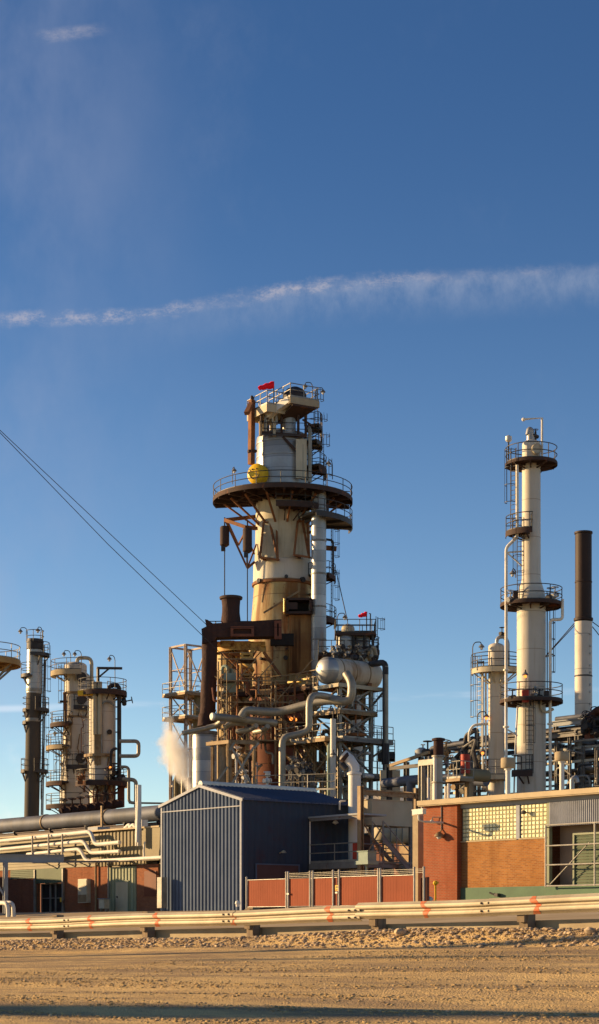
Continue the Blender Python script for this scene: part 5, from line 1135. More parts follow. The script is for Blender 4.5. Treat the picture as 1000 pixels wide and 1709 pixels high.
for (y, m_) in ((1176, 'maroon'), (1205, 'rustdeck')):
    a_, c_ = P(400, y, Zs + 3), P(525, y, Zs + 3); b = MB(); b.prism([a_, c_, c_ + Vector((0, 3, 0)), a_ + Vector((0, 3, 0))], UP * .2); d_ = b.build('platform', M[m_], dkx); railing(d_, [a_ + UP * .2, c_ + UP * .2], M['rustdeck'], sp=1.4)
for (x, y) in ((486, 1200), (493, 1201)): b = MB(); b.ball(P(x, y, Zs - .5), .14, 8); b.build('bulb', M['lampglow'], dkx)
# ================= silver tank with a flat lid and braced stand =================
Zk = 136.; k = Zk / F; C = P(341, H, Zk + 1); z_ = lambda py: zz(py, Zk)
tkk = thing('silver_tank', 'tall silver clad tank with a flat lid under the brown duct', 'tank', Vector((C.x, C.y, 0)), site=False)
MB().lathe(Vector((C.x, C.y, 0)), [(20.5 * k, 0), (20.5 * k, z_(1226)), (19 * k, z_(1221))], 36).build('shell', M['silver'], tkk)
MB().lathe(Vector((C.x, C.y, 0)), [(22 * k, z_(1224)), (22.5 * k, z_(1223)), (22.5 * k, z_(1219)), (.01, z_(1216))], 36).build('lid', M['steel'], tkk)
C = P(368, H, Zk + 4); MB().lathe(Vector((C.x, C.y, 0)), [(13 * k, 0), (13 * k, zz(1235, Zk + 4)), (.02, zz(1230, Zk + 4))], 28).solo('slim_tank', M['silverdull'], 'slim grey tank between the silver tank and the braced stand', 'tank')
Zb = 128.; q = P(356, H, Zb); st_ = thing('braced_stand', 'pale steel stand with cross braces in front of the maroon vessel', 'steel frame', P(395, 1320, Zb)); z_ = lambda py: zz(py, Zb)
PX = [(355, Zb), (381, Zb - 1.5), (424, Zb + 1.5)]
for (x, Zq) in PX + [(384, Zb + 4)]:
    MB().hbeam(P(x, 1338, Zq), P(x, 1236, Zq), .17).build('post', M['tansteel'], st_)
tp_ = [P(x, 1238, Zq) for x, Zq in PX]
for i, (a_, c_) in enumerate(((P(346, 1242, Zb), tp_[1] + (tp_[1] - tp_[0]) * .1), (tp_[1], P(431, 1240, Zb + 1.6)))): MB().beam(a_, c_, .26, .26).build('crossbeam', M['tansteel'], st_)
for (x0, y0, x1, y1, Zq) in ((386, 1246, 421, 1312, Zb), (424, 1246, 388, 1306, Zb), (383, 1252, 391, 1240, Zb - 1), (425, 1248, 432, 1240, Zb + 1.5), (357, 1312, 380, 1280, Zb)): MB().beam(P(x0, y0, Zq - 1.7), P(x1, y1, Zq - 1.7), .15).build('brace', M['galv'], st_)
# pipes in front of the tower foot
Zq = 133.
def fp(name, lab, pts, r, m, Z=Zq, bend=None, group=None): return pipe(name, lab, 'pipe', [P(p[0], p[1], Z + (p[2] if len(p) > 2 else 0)) for p in pts], r * Z / F, M[m], bend=bend, group=group)
hp_ = fp('header_pipe', 'thick end capped grey header pipe left of centre under the service deck', [(355, 1196, -1.5), (460, 1207, 2)], 6.2, 'silverdull')
b = MB(); q = P(355, 1196, Zq - 1.5); b.lathe(q, [(6.4 * Zq / F, -.05), (6.4 * Zq / F, .06), (5 * Zq / F, .12), (.01, .14)], 18, axis=(q - P(460, 1207, Zq + 2))); b.build('end_cap', M['ductwhite'], hp_)
fp('header_pipe', 'long slanting grey pipe lying on the silver tank lid', [(304, 1224, 1), (366, 1211, 1), (368, 1204, 1)], 4.2, 'silverdull')
fp('elbow_pipe', 'leftmost grey pipe elbow below the thick header pipe', [(345, 1215, .5), (361, 1211, .5), (370, 1204, 0)], 4.6, 'silverdull')
fp('elbow_pipe', 'second grey pipe elbow below the thick header pipe', [(374, 1215, .5), (379, 1212, .5), (387, 1206, 0), (410, 1208, 1)], 4.6, 'silverdull')
fp('elbow_pipe', 'third grey pipe elbow below the thick header pipe', [(395, 1221, 1), (418, 1218, .5), (428, 1211, -.3)], 4.2, 'silverdull')
fp('elbow_pipe', 'rightmost grey pipe elbow below the thick header pipe', [(425, 1222, 1.5), (440, 1219, .5), (447, 1212, -.3)], 4.2, 'silverdull')
fp('overhead_pipe', 'thick silver pipe sweeping from the white drum past the tower foot', [(403, 1197, -1), (409, 1186, -1), (420, 1186, -1), (462, 1190, 0), (505, 1178, -1), (545, 1168, -2), (586, 1172, -3), (588, 1140, -3), (578, 1124, -2.5)], 7.0, 'silverdull', bend=1.0)
fp('overhead_pipe', 'silver pipe with three elbows dropping to the blue shed ridge', [(566, 1168, -1), (535, 1160, -3), (516, 1162, -4.5), (516, 1219, -4.5), (497, 1226, -4.5), (471, 1230, -5), (471, 1340, -5)], 5.6, 'silverdull', bend=.8)
fp('small_pipe', 'thin horizontal pipe with a drop nipple in front of the maroon vessel', [(486, 1229, -3), (486, 1238, -3), (510, 1240, -3)], 2.0, 'silverdull')
for (x, y, lab) in ((446, 1312, 'white valve stand on the roof line before the maroon vessel'), (429, 1300, 'thin pole with a cross arm beside the maroon vessel')):
    b = MB()
    if x == 446:
        valve(b, P(446, 1303, 125), .3, (0, -.2, 1)); b.tube([P(446, 1330, 125), P(446, 1300, 125)], .1, 8); b.tube([P(440, 1312, 125), P(452, 1312, 125)], .1, 8); b.ball(P(447, 1293, 125), .2, 8); m_ = 'ductwhite'
    else:
        b.tube([P(429, 1330, 125), P(429, 1272, 125)], .05, 6); b.tube([P(426, 1278, 125), P(435, 1279, 125)], .05, 6); m_ = 'galv'
    b.solo('valve_stand' if x == 446 else 'sensor_pole', M[m_], lab, 'valve' if x == 446 else 'pole')
q = P(444, 1330, 124); hr = thing('handrail', 'grey handrail along the back of the blue shed ridge', 'handrail', q)
railing(hr, [P(424, 1321, 124), P(560, 1318, 120)], M['galv'], sp=2.)
for i in range(16):
    x = ru(474, 524); y = ru(1280, 1310); b = MB(); Zj = 131 + ru(-1, 2); valve(b, P(x, y, Zj), ru(.22, .4), (ru(-.4, .4), -.4, 1)); b.tube([P(x, y, Zj), P(x, 1335, Zj)], .1, 6)
    b.solo('valve', M[('dark', 'steel', 'galv')[i % 3]], 'dark handwheel valve in the shade below the maroon vessel', 'valve', 'valves in front of the maroon vessel')
for i in range(12):
    x = ru(384, 420); y = ru(1258, 1306); b = MB(); Zj = 134 + ru(-2, 2); valve(b, P(x, y, Zj), ru(.2, .35), (ru(-.6, .6), -.4, 1)); b.tube([P(x, y, Zj), P(x, 1335, Zj)], .09, 6)
    b.solo('valve', M[('tansteel', 'ductwhite', 'rustdeck')[i % 3]], 'small valve glinting behind the braced stand', 'valve', 'valves behind the braced stand')
# scaffold and small pipework at the tower foot
sc_ = thing('scaffold', 'rusty brown scaffold and thin pipework wrapped round the tower foot', 'scaffold', P(440, 1320, 139))
random.seed(77)
SX = (364, 396, 428, 460, 492, 522); SY = (1100, 1136, 1172, 1206, 1236)
for x in SX:
    for dz in (0, 2.6): MB().beam(P(x, 1300, 138.5 + dz), P(x, 1104 if x < 440 else 1136, 138.5 + dz), .11).build('standard', M['ruststeel'] if rnd() < .5 else M['tansteel'], sc_)
for j, y in enumerate(SY):
    for i in range(len(SX) - 1):
        if y < 1130 and SX[i] > 410: continue
        a_, c_ = P(SX[i], y, 138.5), P(SX[i + 1], y, 138.5)
        MB().beam(a_, c_, .09).build('ledger', M['tansteel'], sc_)
        if rnd() < .55 and j: MB().beam(a_, P(SX[i + 1], SY[j - 1], 138.5), .07).build('brace', M['tansteel'], sc_)
        if rnd() < .45 and j: MB().beam(c_, P(SX[i], SY[j - 1], 138.5), .07).build('brace', M['ruststeel'], sc_)
        if rnd() < .5: MB().beam(a_ + UP * .5, c_ + UP * .5, .05).build('guard_rail', M['tansteel'], sc_)
        if rnd() < .5: b = MB(); b.prism([a_, c_, c_ + Vector((0, 2.4, 0)), a_ + Vector((0, 2.4, 0))], UP * .06); b.build('board', M['rustdeck'], sc_)
for i in range(95):
    x = ru(362, 526); y0 = ru(1130, 1300); Z0 = 139 + ru(0, 3)
    if x > 430 and y0 > 1232 and rnd() < .7: continue
    ppipe(sc_, [P(x, y0 + ru(8, 30), Z0), P(x, y0, Z0), P(x + ru(-16, 16), y0 + ru(-1, 1), Z0), P(x + ru(-16, 16), y0 + ru(-22, 18), Z0 + ru(0, 1))], ru(.035, .11), M[('tansteel', 'ruststeel', 'rustdeck', 'galv', 'creamrust', 'maroon')[i % 6]], n=6)
for x in (374, 448): ladder(sc_, P(x, 1236, 138.2), zz(1140, 138.2), (-.5, -1, 0), m=M['tansteel'])
# overhead guy cables
for (pts, lab) in (([(-160, 560, 118), (0, 718, 124), (345, 1043, 141)], 'upper of two guy cables reaching the brown duct corner from the upper left'), ([(-160, 562, 116), (0, 722, 121), (180, 908, 128), (362, 1084, 134), (500, 1224, 139)], 'lower of two guy cables running past the brown duct to the service deck')):
    p = [P(*q) for q in pts]; p[1] = p[1]; MB().tube(p, .024, 6).solo('guy_cable', M['dark'], lab, 'cable')
MB().tube([P(561, 952, 150), P(580, 1036, 142)], .04, 6).solo('guy_cable', M['dark'], 'thin cable slanting from the tower side to the twin vessel platform', 'cable')
# ================= steel structure right of the tower =================
Zs = 136.; k = Zs / F; z_ = lambda py: zz(py, Zs)
q = P(567, H, Zs); u0, v0 = uc(q), vc(q); LU = 2.9; LV = vc(SU(619, u0)) - v0
sf = thing('steel_structure', 'dense grey steel frame with braced bays under the white drum', 'steel frame', S(u0 - LU / 2, v0 + LV / 2, 0))
LVL = [z_(y) for y in (1320, 1292, 1233, 1186, 1142)]
PO = [(u0, v0), (u0, v0 + LV), (u0 - LU, v0), (u0 - LU, v0 + LV), (u0 - 2 * LU, v0 + .5), (u0 - 2 * LU, v0 + LV)]
for i, (a, c_) in enumerate(PO): MB().hbeam(S(a, c_, 0), S(a, c_, LVL[4] if i < 4 else LVL[2]), .25).build('post', M['tansteel'] if i == 2 else M['galv'], sf)
def bay(a, c_, z0, z1, x=True, m='galv'):
    A_, B_ = S(*a), S(*c_); MB().hbeam(A_ + UP * z1, B_ + UP * z1, .16, .22).build('girder', M[m], sf)
    if x:
        MB().beam(A_ + UP * (z0 + .2), B_ + UP * (z1 - .2), .13).build('brace', M[m], sf); MB().beam(A_ + UP * (z1 - .2), B_ + UP * (z0 + .2), .13).build('brace', M[m], sf)
for j in range(4):
    bay(PO[0], PO[1], LVL[j], LVL[j + 1]); bay(PO[2], PO[0], LVL[j], LVL[j + 1], j != 2, 'tansteel'); bay(PO[2], PO[3], LVL[j], LVL[j + 1], j % 2 == 0); bay(PO[3], PO[1], LVL[j], LVL[j + 1], True)
    if j < 2: bay(PO[4], PO[2], LVL[j], LVL[j + 1], True, 'tansteel')
for (j, ua, ub2, va, vb2, m_) in ((4, -2.6, .35, -.4, LV + .9, 'beige'), (3, -LU - .3, .3, -.2, LV + .4, 'tansteel'), (2, -2 * LU - .2, -.2, -1.3, LV + .3, 'tansteel'), (2, -.2, .8, LV - 3.5, LV + 1.6, 'steel'), (1, -LU - .2, .5, .1, LV + 1.6, 'steel')):
    sdeck(sf, u0 + ua, u0 + ub2, v0 + va, v0 + vb2, LVL[j], m=M[m_], rm=M['galv'], rail=(0, 1, 3) if j not in (4,) else (3,), t=.24, sp=1.3)
# knee braces to the projecting deck
for a in (-2 * LU + .4, -LU, -.3): MB().beam(S(u0 + a, v0 - 1.2, LVL[2] - .3), S(u0 + a, v0 + .4, LVL[2] - 2.2), .14).build('knee_brace', M['tansteel'], sf)
for s_ in (-1, 1): MB().beam(S(u0, v0 + LV + .1, LVL[4] - 1.4), S(u0 + .2, v0 + LV + 1.2, LVL[4] - .2), .14).build('knee_brace', M['galv'], sf)
MB().beam(S(u0, v0 + LV, LVL[2] - 1.3), S(u0 + .3, v0 + LV + 1.6, LVL[2] - .2), .13).build('knee_brace', M['galv'], sf)
for (za_, zb_) in ((LVL[1], LVL[2]), (0, LVL[1])):
    a_, c_ = S(u0 - .6, v0 + .6, zb_), S(u0 - .6, v0 + LV - .3, za_)
    for s_ in (0, .7): MB().beam(a_ - U * s_, c_ - U * s_, .06, .22).build('stair_stringer', M['galv'], sf); MB().tube([a_ - U * s_ + UP, c_ - U * s_ + UP], .035, 5).build('stair_rail', M['galv'], sf)
    for i in range(14): p = a_.lerp(c_, (i + .5) / 14); b = MB(); b.box(p - V * .12, -U * .7, V * .24, UP * .04); b.build('stair_tread', M['steel'], sf)
random.seed(21)
PM = ['silverdull', 'steel', 'tansteel', 'ductwhite', 'dark', 'ruststeel', 'steel']
for i in range(84):
    a, c_ = ru(u0 - 2 * LU, u0 + .2), ru(v0 + .2, v0 + LV + .6); z0 = ru(.3, LVL[3]); h = ru(.8, 4.5); d1, d2 = ru(-1.3, 1.3), ru(-1.3, 1.3)
    if a < u0 - LU: z0 = min(z0, LVL[2] - 3)
    pts = [S(a, c_, z0), S(a, c_, z0 + h)] + ([S(a + d1, c_, z0 + h), S(a + d1, c_ + d2, z0 + h)] if i % 2 else [S(a, c_ + d2, z0 + h), S(a, c_ + d2, z0 + h - ru(.5, 2))])
    ppipe(sf, pts, ru(.05, .17), M[PM[i % 7]])
for i in range(26):
    p = S(ru(u0 - LU * 1.6, u0), ru(v0, v0 + LV), ru(1, LVL[3])); b = MB(); valve(b, p, ru(.2, .38), (ru(-1, 1), ru(-1, 0), ru(.2, 1))); b.build('valve', M[('dark', 'ductwhite', 'steel', 'pipewhite')[i % 4]], sf)
for (x, y) in ((556, 1192), (561, 1265)):
    lamp(sf, P(x, y + 10, Zs - .8), 1.0, (-.4, -1, 0))
ppipe(sf, [P(556, 1330, Zs - 1), P(556, 1200, Zs - 1)], .22, M['ductwhite']); ppipe(sf, [P(549, 1330, Zs - .5), P(549, 1245, Zs - .5), P(553, 1240, Zs - .5)], .15, M['tealbox'])
for (x, y0, y1) in ((630, 1330, 1232), (624, 1230, 1160)): ladder(sf, P(x, y0, Zs + 3), z_(y1), (1, -.2, 0))
# cabinets on the ground behind the beam
b = MB(); b.cb(P(651, 1312, 128), 1.4, 1., 2.2); b.cb(P(651, 1296, 128), .9, .7, .5); b.solo('instrument_house', M['beige'], 'small beige instrument house under the steel frame right side', 'cabinet')
# ================= white drum on top =================
q = P(545, 1119, 137.); r = 22.5 * 137 / F; ln = vc(SU(622, uc(q))) - vc(q)
dm = thing('horizontal_drum', 'big pale horizontal drum with a silver domed end on the steel frame', 'drum', q - UP * r)
DW = mat('drum cream grey paint', (.62, .54, .41), (.48, .39, .28), .5, .5, streak=((.26, .15, .07), 1.6, .45, .68, .75))
b = MB(); b.lathe(q, [(r, .0), (r, ln)] + [(r * math.cos(R(a_)), ln + r * .5 * math.sin(R(a_))) for a_ in (20, 40, 60, 80, 89.5)], 40, axis=V); b.build('shell', DW, dm)
b = MB(); b.lathe(q, [(r * 1.012, .35), (r * 1.012, 0)] + [(r * 1.012 * math.cos(R(a_)), -r * .62 * math.sin(R(a_))) for a_ in (15, 30, 45, 60, 75, 89.5)], 40, axis=V); b.build('domed_end', M['silver'], dm)
for s_ in (.9, 2.2, 3.6): b = MB(); b.lathe(q, [(r, s_), (r * 1.012, s_ + .02), (r * 1.012, s_ + .10), (r, s_ + .12)], 40, axis=V); b.build('band', M['tansteel'], dm)
for s_ in (1.0, ln - 1.0):
    b = MB(); p = q + V * s_; b.box(p - V * .18 - U * r * .8 - UP * (r + .45), U * r * 1.6, V * .36, UP * (r * .75)); b.build('saddle', M['ruststeel'], dm)
b = MB(); p = q + V * .9 + UP * r; b.lathe(p, [(.2, -.2), (.2, .25), (.3, .25), (.3, .35)], 14); valve(b, p + V * 1.2 + UP * .3, .25); valve(b, p + V * 2. + UP * .25, .3); b.build('nozzle', M['dark'], dm)
# ================= twin vessels and walkways above the drum =================
Zw = 145.; k = Zw / F; z_ = lambda py: zz(py, Zw)
tw = thing('twin_vessel_stack', 'pair of small silver domed vessels with dark walkways behind the white drum', 'vessels', P(592, 1330, Zw), site=False)
for (x, r_, yt, dz) in ((577, 13, 1062, -1), (604, 14, 1062, -.4)):
    p = P(x, H, Zw + dz); MB().lathe(Vector((p.x, p.y, 0)), [(r_ * k, z_(1140)), (r_ * k, z_(yt + 8))] + dome(r_ * k, z_(yt + 8), .75), 26).build('vessel', M['silver'], tw)
p = P(581, H, Zw); MB().lathe(Vector((p.x, p.y, 0)), [(11 * k, z_(1062)), (11 * k, z_(1050))] + dome(11 * k, z_(1050), .8), 22).build('upper_vessel', M['cream'], tw)
p = P(592, H, Zw + 2); MB().lathe(Vector((p.x, p.y, 0)), [(17 * k, 0), (17 * k, z_(1100))], 26).build('column', M['whitecol'], tw)
for (y, x0, x1, d_, rl) in ((1057, 560, 627, 2.6, (0, 1, 2, 3)), (1092, 532, 632, 3.4, (0, 1, 3))):
    a_, c_ = P(x0, y, Zw - 1.6), P(x1, y, Zw - 1.6); quad_deck(tw, [a_, c_, c_ + Vector((0, d_, 0)), a_ + Vector((0, d_, 0))], zz(y, Zw - 1.6), m=M['rustdeck'], rm=M['rail'], rail=rl, t=.16, sp=1.0)
C = P(600, H, Zw); ring_deck(tw, (C.x, C.y), z_(1088), 14 * k, 33 * k, -100, 40, M['rustdeck'], M['rail'], nb=3, t=.2, sp=.8)
for x in (563, 575, 590, 608, 622): MB().beam(P(x, 1057, Zw - 1.4), P(x, 1092, Zw - 1.4), .14).build('post', M['rail'], tw)
random.seed(5)
for i in range(16):
    x = ru(542, 625); b = MB(); valve(b, P(x, ru(1086, 1098), Zw - 2.0), ru(.14, .26), (ru(-.6, .6), -.5, 1)); b.build('valve', M[('dark', 'steel', 'galv', 'ductwhite')[i % 4]], tw)
for i in range(16):
    x = ru(548, 624); y0 = ru(1080, 1104); ppipe(tw, [P(x, y0 + 12, Zw - 2.0), P(x, y0 - 4, Zw - 2.0), P(x + ru(-8, 8), y0 - 5, Zw - 2.2), P(x + ru(-8, 8), y0 + 10, Zw - 1.8)], ru(.07, .16), M[('dark', 'silverdull', 'tansteel')[i % 3]])
lamp(tw, P(563, 1057, Zw - 1.6), 1.6, (.5, 0, 0)); ladder(tw, P(629, 1092, Zw), z_(1050), (1, -.3, 0), hoop=.8)
b = MB(); b.tube([P(618, 1052, Zw - 1), P(618.5, 1024, Zw - 1), P(616, 1024, Zw - 1)], .05, 6); b.build('flag_pole', M['rail'], tw)
windsock('smaller red windsock over the twin vessel platform', P(612, 1052, Zw - 1.2), (1052 - 1023) * k, .65, .2, (-1, -.2, -.25))
# tall pipe right of the frame with dark elbow
pipe('riser_pipe', 'tall silver pipe with a dark top elbow right of the steel frame', 'pipe', [P(643.5, 1308, 138), P(643.5, 1112, 138)], .23, M['silverdull'])
pipe('elbow_pipe', 'dark elbow pipe joining the white drum to the tall riser', 'pipe', [P(618, 1109, 139), P(643.5, 1105, 138), P(643.5, 1126, 138)], .24, M['dark'], bend=.7)
b = MB(); 
for y in (1125, 1155, 1200, 1250, 1280): b.tube([P(640, y, 137.6), P(640, y + 25, 137.6)], .06, 5)
b.tube([P(640.2, 1112, 137.6), P(640.2, 1306, 137.6)], .075, 6); b.solo('tracing_pipe', M['dark'], 'thin dark tracing pipe clipped to the tall silver riser', 'pipe')
MB().lathe(P(643.5, 1276, 138), [(.3, 0), (.3, 1.6)], 16).solo('pipe_sleeve', M['dark'], 'dark sleeve low on the tall silver riser', 'sleeve')
C = P(652, H, 150); vb = thing('small_walkway', 'small round dark walkway beyond the tall riser at right', 'platform', P(650, 1330, 150), site=False)
sdk = quad_deck(vb, [P(632, 1258, 149), P(659, 1258, 149), P(659, 1258, 152), P(632, 1258, 152)], zz(1258, 149), m=M['dark'], rm=M['rail'], t=.4, sp=.9)
MB().beam(P(645, 1330, 150), P(645, 1258, 150), .3).build('post', M['steel'], vb)
# ================= white exhaust duct =================
Zx = 105.5; k = Zx / F
xd = thing('exhaust_duct', 'white exhaust duct with a slanted hood rising behind the blue shed', 'duct', P(592, 1540, Zx), site=False)
q = P(592, H, Zx); q.z = 0
MB().lathe(q, [(10.5 * k, 0), (10.5 * k, zz(1294, Zx)), (12.5 * k, zz(1293.5, Zx)), (12.5 * k, zz(1290, Zx)), (9.8 * k, zz(1289, Zx))], 24).build('stack', M['ductwhite'], xd)
b = MB(); b.tube([P(591, 1291, Zx), P(591, 1280, Zx), P(583, 1268, Zx + .1), P(573, 1260, Zx + .2)], 9.6 * k, 20); b.build('hood', M['ductwhite'], xd)
MB().lathe(P(576, 1264.5, Zx + .1), [(9.0 * k, -.12), (10 * k, -.1), (10 * k, .1), (8.8 * k, .12)], 20, axis=(P(571, 1257, Zx) - P(583, 1268, Zx))).build('hood_collar', M['rustdeck'], xd)
MB().tube([P(570, 1275, Zx + .1), P(578, 1284, Zx)], .2, 12).build('drain', M['dark'], xd)

# ================= far tank and lower rack frames =================
for (x0, x1, yt, Zf, lab) in ((646, 706, 1318, 230, 'far pale storage tank glimpsed between steel frame and brick building'), (590, 650, 1322, 235, 'far pale storage tank behind the steel frame')):
    p = P((x0 + x1) / 2, H, Zf); kk = Zf / F; MB().lathe(Vector((p.x, p.y, 0)), [((x1 - x0) / 2 * kk, 0), ((x1 - x0) / 2 * kk, zz(yt, Zf)), (.02, zz(yt - 5, Zf))], 40).solo('storage_tank', M['pipewhite'], lab, 'tank')
VRK = 95.0
def ux(px_, v=VRK): return uc(SV(px_, v))
zr3 = zz(1247, SV(735, VRK).y); ZL = [3.6, 5.9, 8.2, zr3]
rk2 = thing('pipe_rack', 'long dark steel pipe rack behind the brick building', 'pipe rack', S(ux(860), VRK + 3, 0))
for px_ in (733, 790, 836, 895, 965, 1040):
    u = ux(px_); b = MB()
    for dv in (0, 6.5): b = MB(); b.hbeam(S(u, VRK + dv, 0), S(u, VRK + dv, zr3 + .1), .36); b.build('post', M['steel'], rk2)
    for z in ZL: b = MB(); b.hbeam(S(u, VRK - .3, z), S(u, VRK + 6.8, z), .26, .34); b.build('crossbeam', M['steel'], rk2)
pxs = (733, 790, 836, 895, 965, 1040)
for i in range(5):
    a, c_ = ux(pxs[i]), ux(pxs[i + 1])
    for dv in (-.1, 6.6):
        for z in ZL[1:]: MB().hbeam(S(a, VRK + dv, z - .1), S(c_, VRK + dv, z - .1), .2, .32).build('girder', M['steel'], rk2)
        if i % 2 == 0 or i == 3: MB().beam(S(a, VRK + dv, ZL[0]), S(c_, VRK + dv, ZL[2]), .16).build('brace', M['steel'], rk2); MB().beam(S(a, VRK + dv, ZL[2]), S(c_, VRK + dv, ZL[0]), .16).build('brace', M['steel'], rk2)
random.seed(31)
ZP = ZL + [7.1, 9.5, 10.8]
for j, z in enumerate(ZP):
    dv = .4
    while dv < 6.2:
        r = random.choice([.09, .12, .16, .2, .26]); a = ux(random.choice([700, 735, 745, 820])) ; 
        if j == 3: a = ux(random.choice([738, 746, 890]))
        if j > 3: a = ux(random.choice([880, 897, 905])); dv += .3
        pipe('process_pipe', 'long process pipe lying on the rack behind the brick building', 'pipe', [S(a, VRK + dv, z + .2 + r), S(ux(1080), VRK + dv, z + .2 + r)], r, M[random.choice(['bigclad', 'dark', 'steel', 'brownduct', 'dark', 'tansteel'])], group='pipes on the rack behind the brick building', n=10)
        dv += r * 2 + ru(.18, .6)
for (xa, xb, ys) in ((712, 836, (1254, 1263, 1272, 1281, 1292, 1303, 1312, 1322)), (905, 1040, (1236, 1247, 1258, 1270, 1283, 1296, 1308))):
    for i, y in enumerate(ys):
        z = zz(y, SV((xa + xb) / 2, VRK - .5).y); MB().beam(S(ux(xa), VRK - .5 + .2 * (i % 3), z), S(ux(xb), VRK - .5 + .2 * (i % 3), z), .13 + .05 * (i % 2)).build('stringer', M[('steel', 'galv', 'dark', 'silverdull')[i % 4]], rk2)
    n = 7 if xa < 800 else 6
    for i in range(n):
        u = ux(xa) + (ux(xb) - ux(xa)) * (i + .5) / n; MB().hbeam(S(u, VRK - .55, 2), S(u, VRK - .55, zr3 - ru(.2, 1.6)), .2).build('stanchion', M['steel'], rk2)
        if i % 2: MB().beam(S(u, VRK - .6, ZL[1]), S(u + (ux(xb) - ux(xa)) / n, VRK - .6, ZL[2] + 1), .12).build('brace', M['galv'], rk2)
# upper tier right of the tall column with valve manifold
u9 = ux(905)
for dv in (1.0, 5.0): MB().hbeam(S(u9, VRK + dv, zr3 + .9), S(ux(1060), VRK + dv, zr3 + .9), .3, .4).build('girder', M['greyband'], rk2)
for px_ in (912, 965, 1035):
    for dv in (1., 5.): MB().hbeam(S(ux(px_), VRK + dv, zr3), S(ux(px_), VRK + dv, zr3 + .8), .28).build('stub_post', M['steel'], rk2)
for dv in (1.5, 2.3, 3.2, 4.2): pipe('process_pipe', 'long process pipe on the raised top tier of the rack at right', 'pipe', [S(u9, VRK + dv, zr3 + 1.3), S(ux(1080), VRK + dv, zr3 + 1.3)], .18, M['bigclad'], group='pipes on the top tier of the rack')
mv = thing('valve_manifold', 'tangle of dark valves and curved pipe on the rack beside the tall stack', 'valves', SV(985, VRK, 1225))
for i in range(15):
    b = MB(); p = SV(ru(966, 1004), VRK + ru(-.5, .6), ru(1198, 1222)); valve(b, p, ru(.22, .4), (ru(-1, 1), -.5, ru(.2, 1))); b.build('valve', M['dark'], mv)
MB().tube([SV(985, VRK, 1222), SV(988, VRK, 1200), SV(996, VRK, 1186), SV(1012, VRK, 1184)], .3, 12, bend=.8).build('pipe', M['brownduct'], mv)
MB().tube([SV(962, VRK, 1224), SV(1010, VRK, 1221)], .22, 10).build('pipe', M['dark'], mv)
for x in (972, 980, 992): MB().tube([SV(x, VRK - .3, 1224), SV(x, VRK - .3, 1203), SV(x + 7, VRK - .3, 1200)], .1, 8, bend=.3).build('pipe', M['dark'], mv)
b = MB(); b.beam(SV(984, VRK, 1234), SV(984, VRK, 1200), .5); b.build('support', M['maroon'], mv)
# dark block added for the dense pipes, closing the view below the rack
pb = thing('rack_backdrop', 'low dark block added beneath the pipe rack to close the view', 'building', S(ux(880), VRK + 9, 0))
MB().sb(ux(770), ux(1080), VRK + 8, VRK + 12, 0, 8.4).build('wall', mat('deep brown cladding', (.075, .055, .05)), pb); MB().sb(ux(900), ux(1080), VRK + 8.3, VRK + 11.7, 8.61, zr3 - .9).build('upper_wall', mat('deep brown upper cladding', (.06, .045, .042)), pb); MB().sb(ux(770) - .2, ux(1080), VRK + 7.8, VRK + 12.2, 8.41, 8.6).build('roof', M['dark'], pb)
# open frames left of the rack
of = thing('open_frame', 'thin dark open steel frame between the riser and the rack', 'steel frame', P(680, 1340, 118))
v9 = 86.
for px_ in (650, 678.5, 703): q = SV(px_, v9); MB().hbeam(S(uc(q), v9, 0), SV(px_, v9, {650: 1277, 678.5: 1272, 703: 1264}[px_]), .3).build('post', M['dark'], of)
for (x0, y0, x1, y1, w, m_) in ((648, 1279, 716, 1256, .2, 'tansteel'), (650, 1283, 735, 1274, .24, 'dark'), (650, 1310, 690, 1302, .0, 'bigclad')):
    if w: MB().beam(SV(x0, v9 - .1, y0), SV(x1, v9 - .1, y1), w).build('girder', M[m_], of)
pipe('overhead_pipe', 'thick blue grey pipe with a drop leg between the riser and the rack', 'pipe', [SV(640, v9 - 1.5, 1308), SV(690, v9 - 1.5, 1302), SV(740, v9 - 1.5, 1300), SV(812, v9 - 1.5, 1304)], .34, M['bigclad'], bend=.5)
pipe('overhead_pipe', 'short blue grey drop leg under the thick pipe', 'pipe', [SV(686, v9 - 1.5, 1303), SV(686, v9 - 1.5, 1340)], .33, M['bigclad'])
b = MB(); b.beam(SV(640, v9 - 3, 1322), SV(697, v9 - 3, 1328), .42, .36); b.solo('girder', M['tansteel'], 'weathered tan girder crossing in front of the far tanks', 'girder')
pg = thing('portal_frame', 'pale grey portal frame beside the double post of the rack', 'steel frame', SV(715, 80))
for px_ in (704, 720): MB().hbeam(SV(px_, 80), SV(px_, 80, 1272), .34).build('post', M['galv'], pg)
MB().beam(SV(702, 80, 1274), SV(733, 80, 1271), .4, .36).build('crossbeam', M['galv'], pg)
dp = thing('double_post', 'tall pale double pipe post with a rusty cap at the brick building left end', 'post', SV(730, 76))
MB().tube([SV(732, 76), SV(732, 76, 1246)], .26, 12).build('post', M['silverdull'], dp); MB().tube([SV(727, 75.8), SV(727, 75.8, 1262)], .15, 10).build('pipe', M['pipewhite'], dp); MB().tube([SV(724, 75.8), SV(724, 75.8, 1308)], .1, 8).build('pipe', M['pipewhite'], dp)
MB().lathe(SV(732, 76, 1262), [(.27, 0), (.3, .05), (.3, .9), (.4, .92), (.4, 1.05), (.2, 1.1)], 14).build('cap', M['brownduct'], dp)
for y in (1264, 1307): MB().lathe(SV(732, 76, y), [(.27, 0), (.42, .01), (.42, .1), (.27, .11)], 14).build('flange', M['galv'], dp)
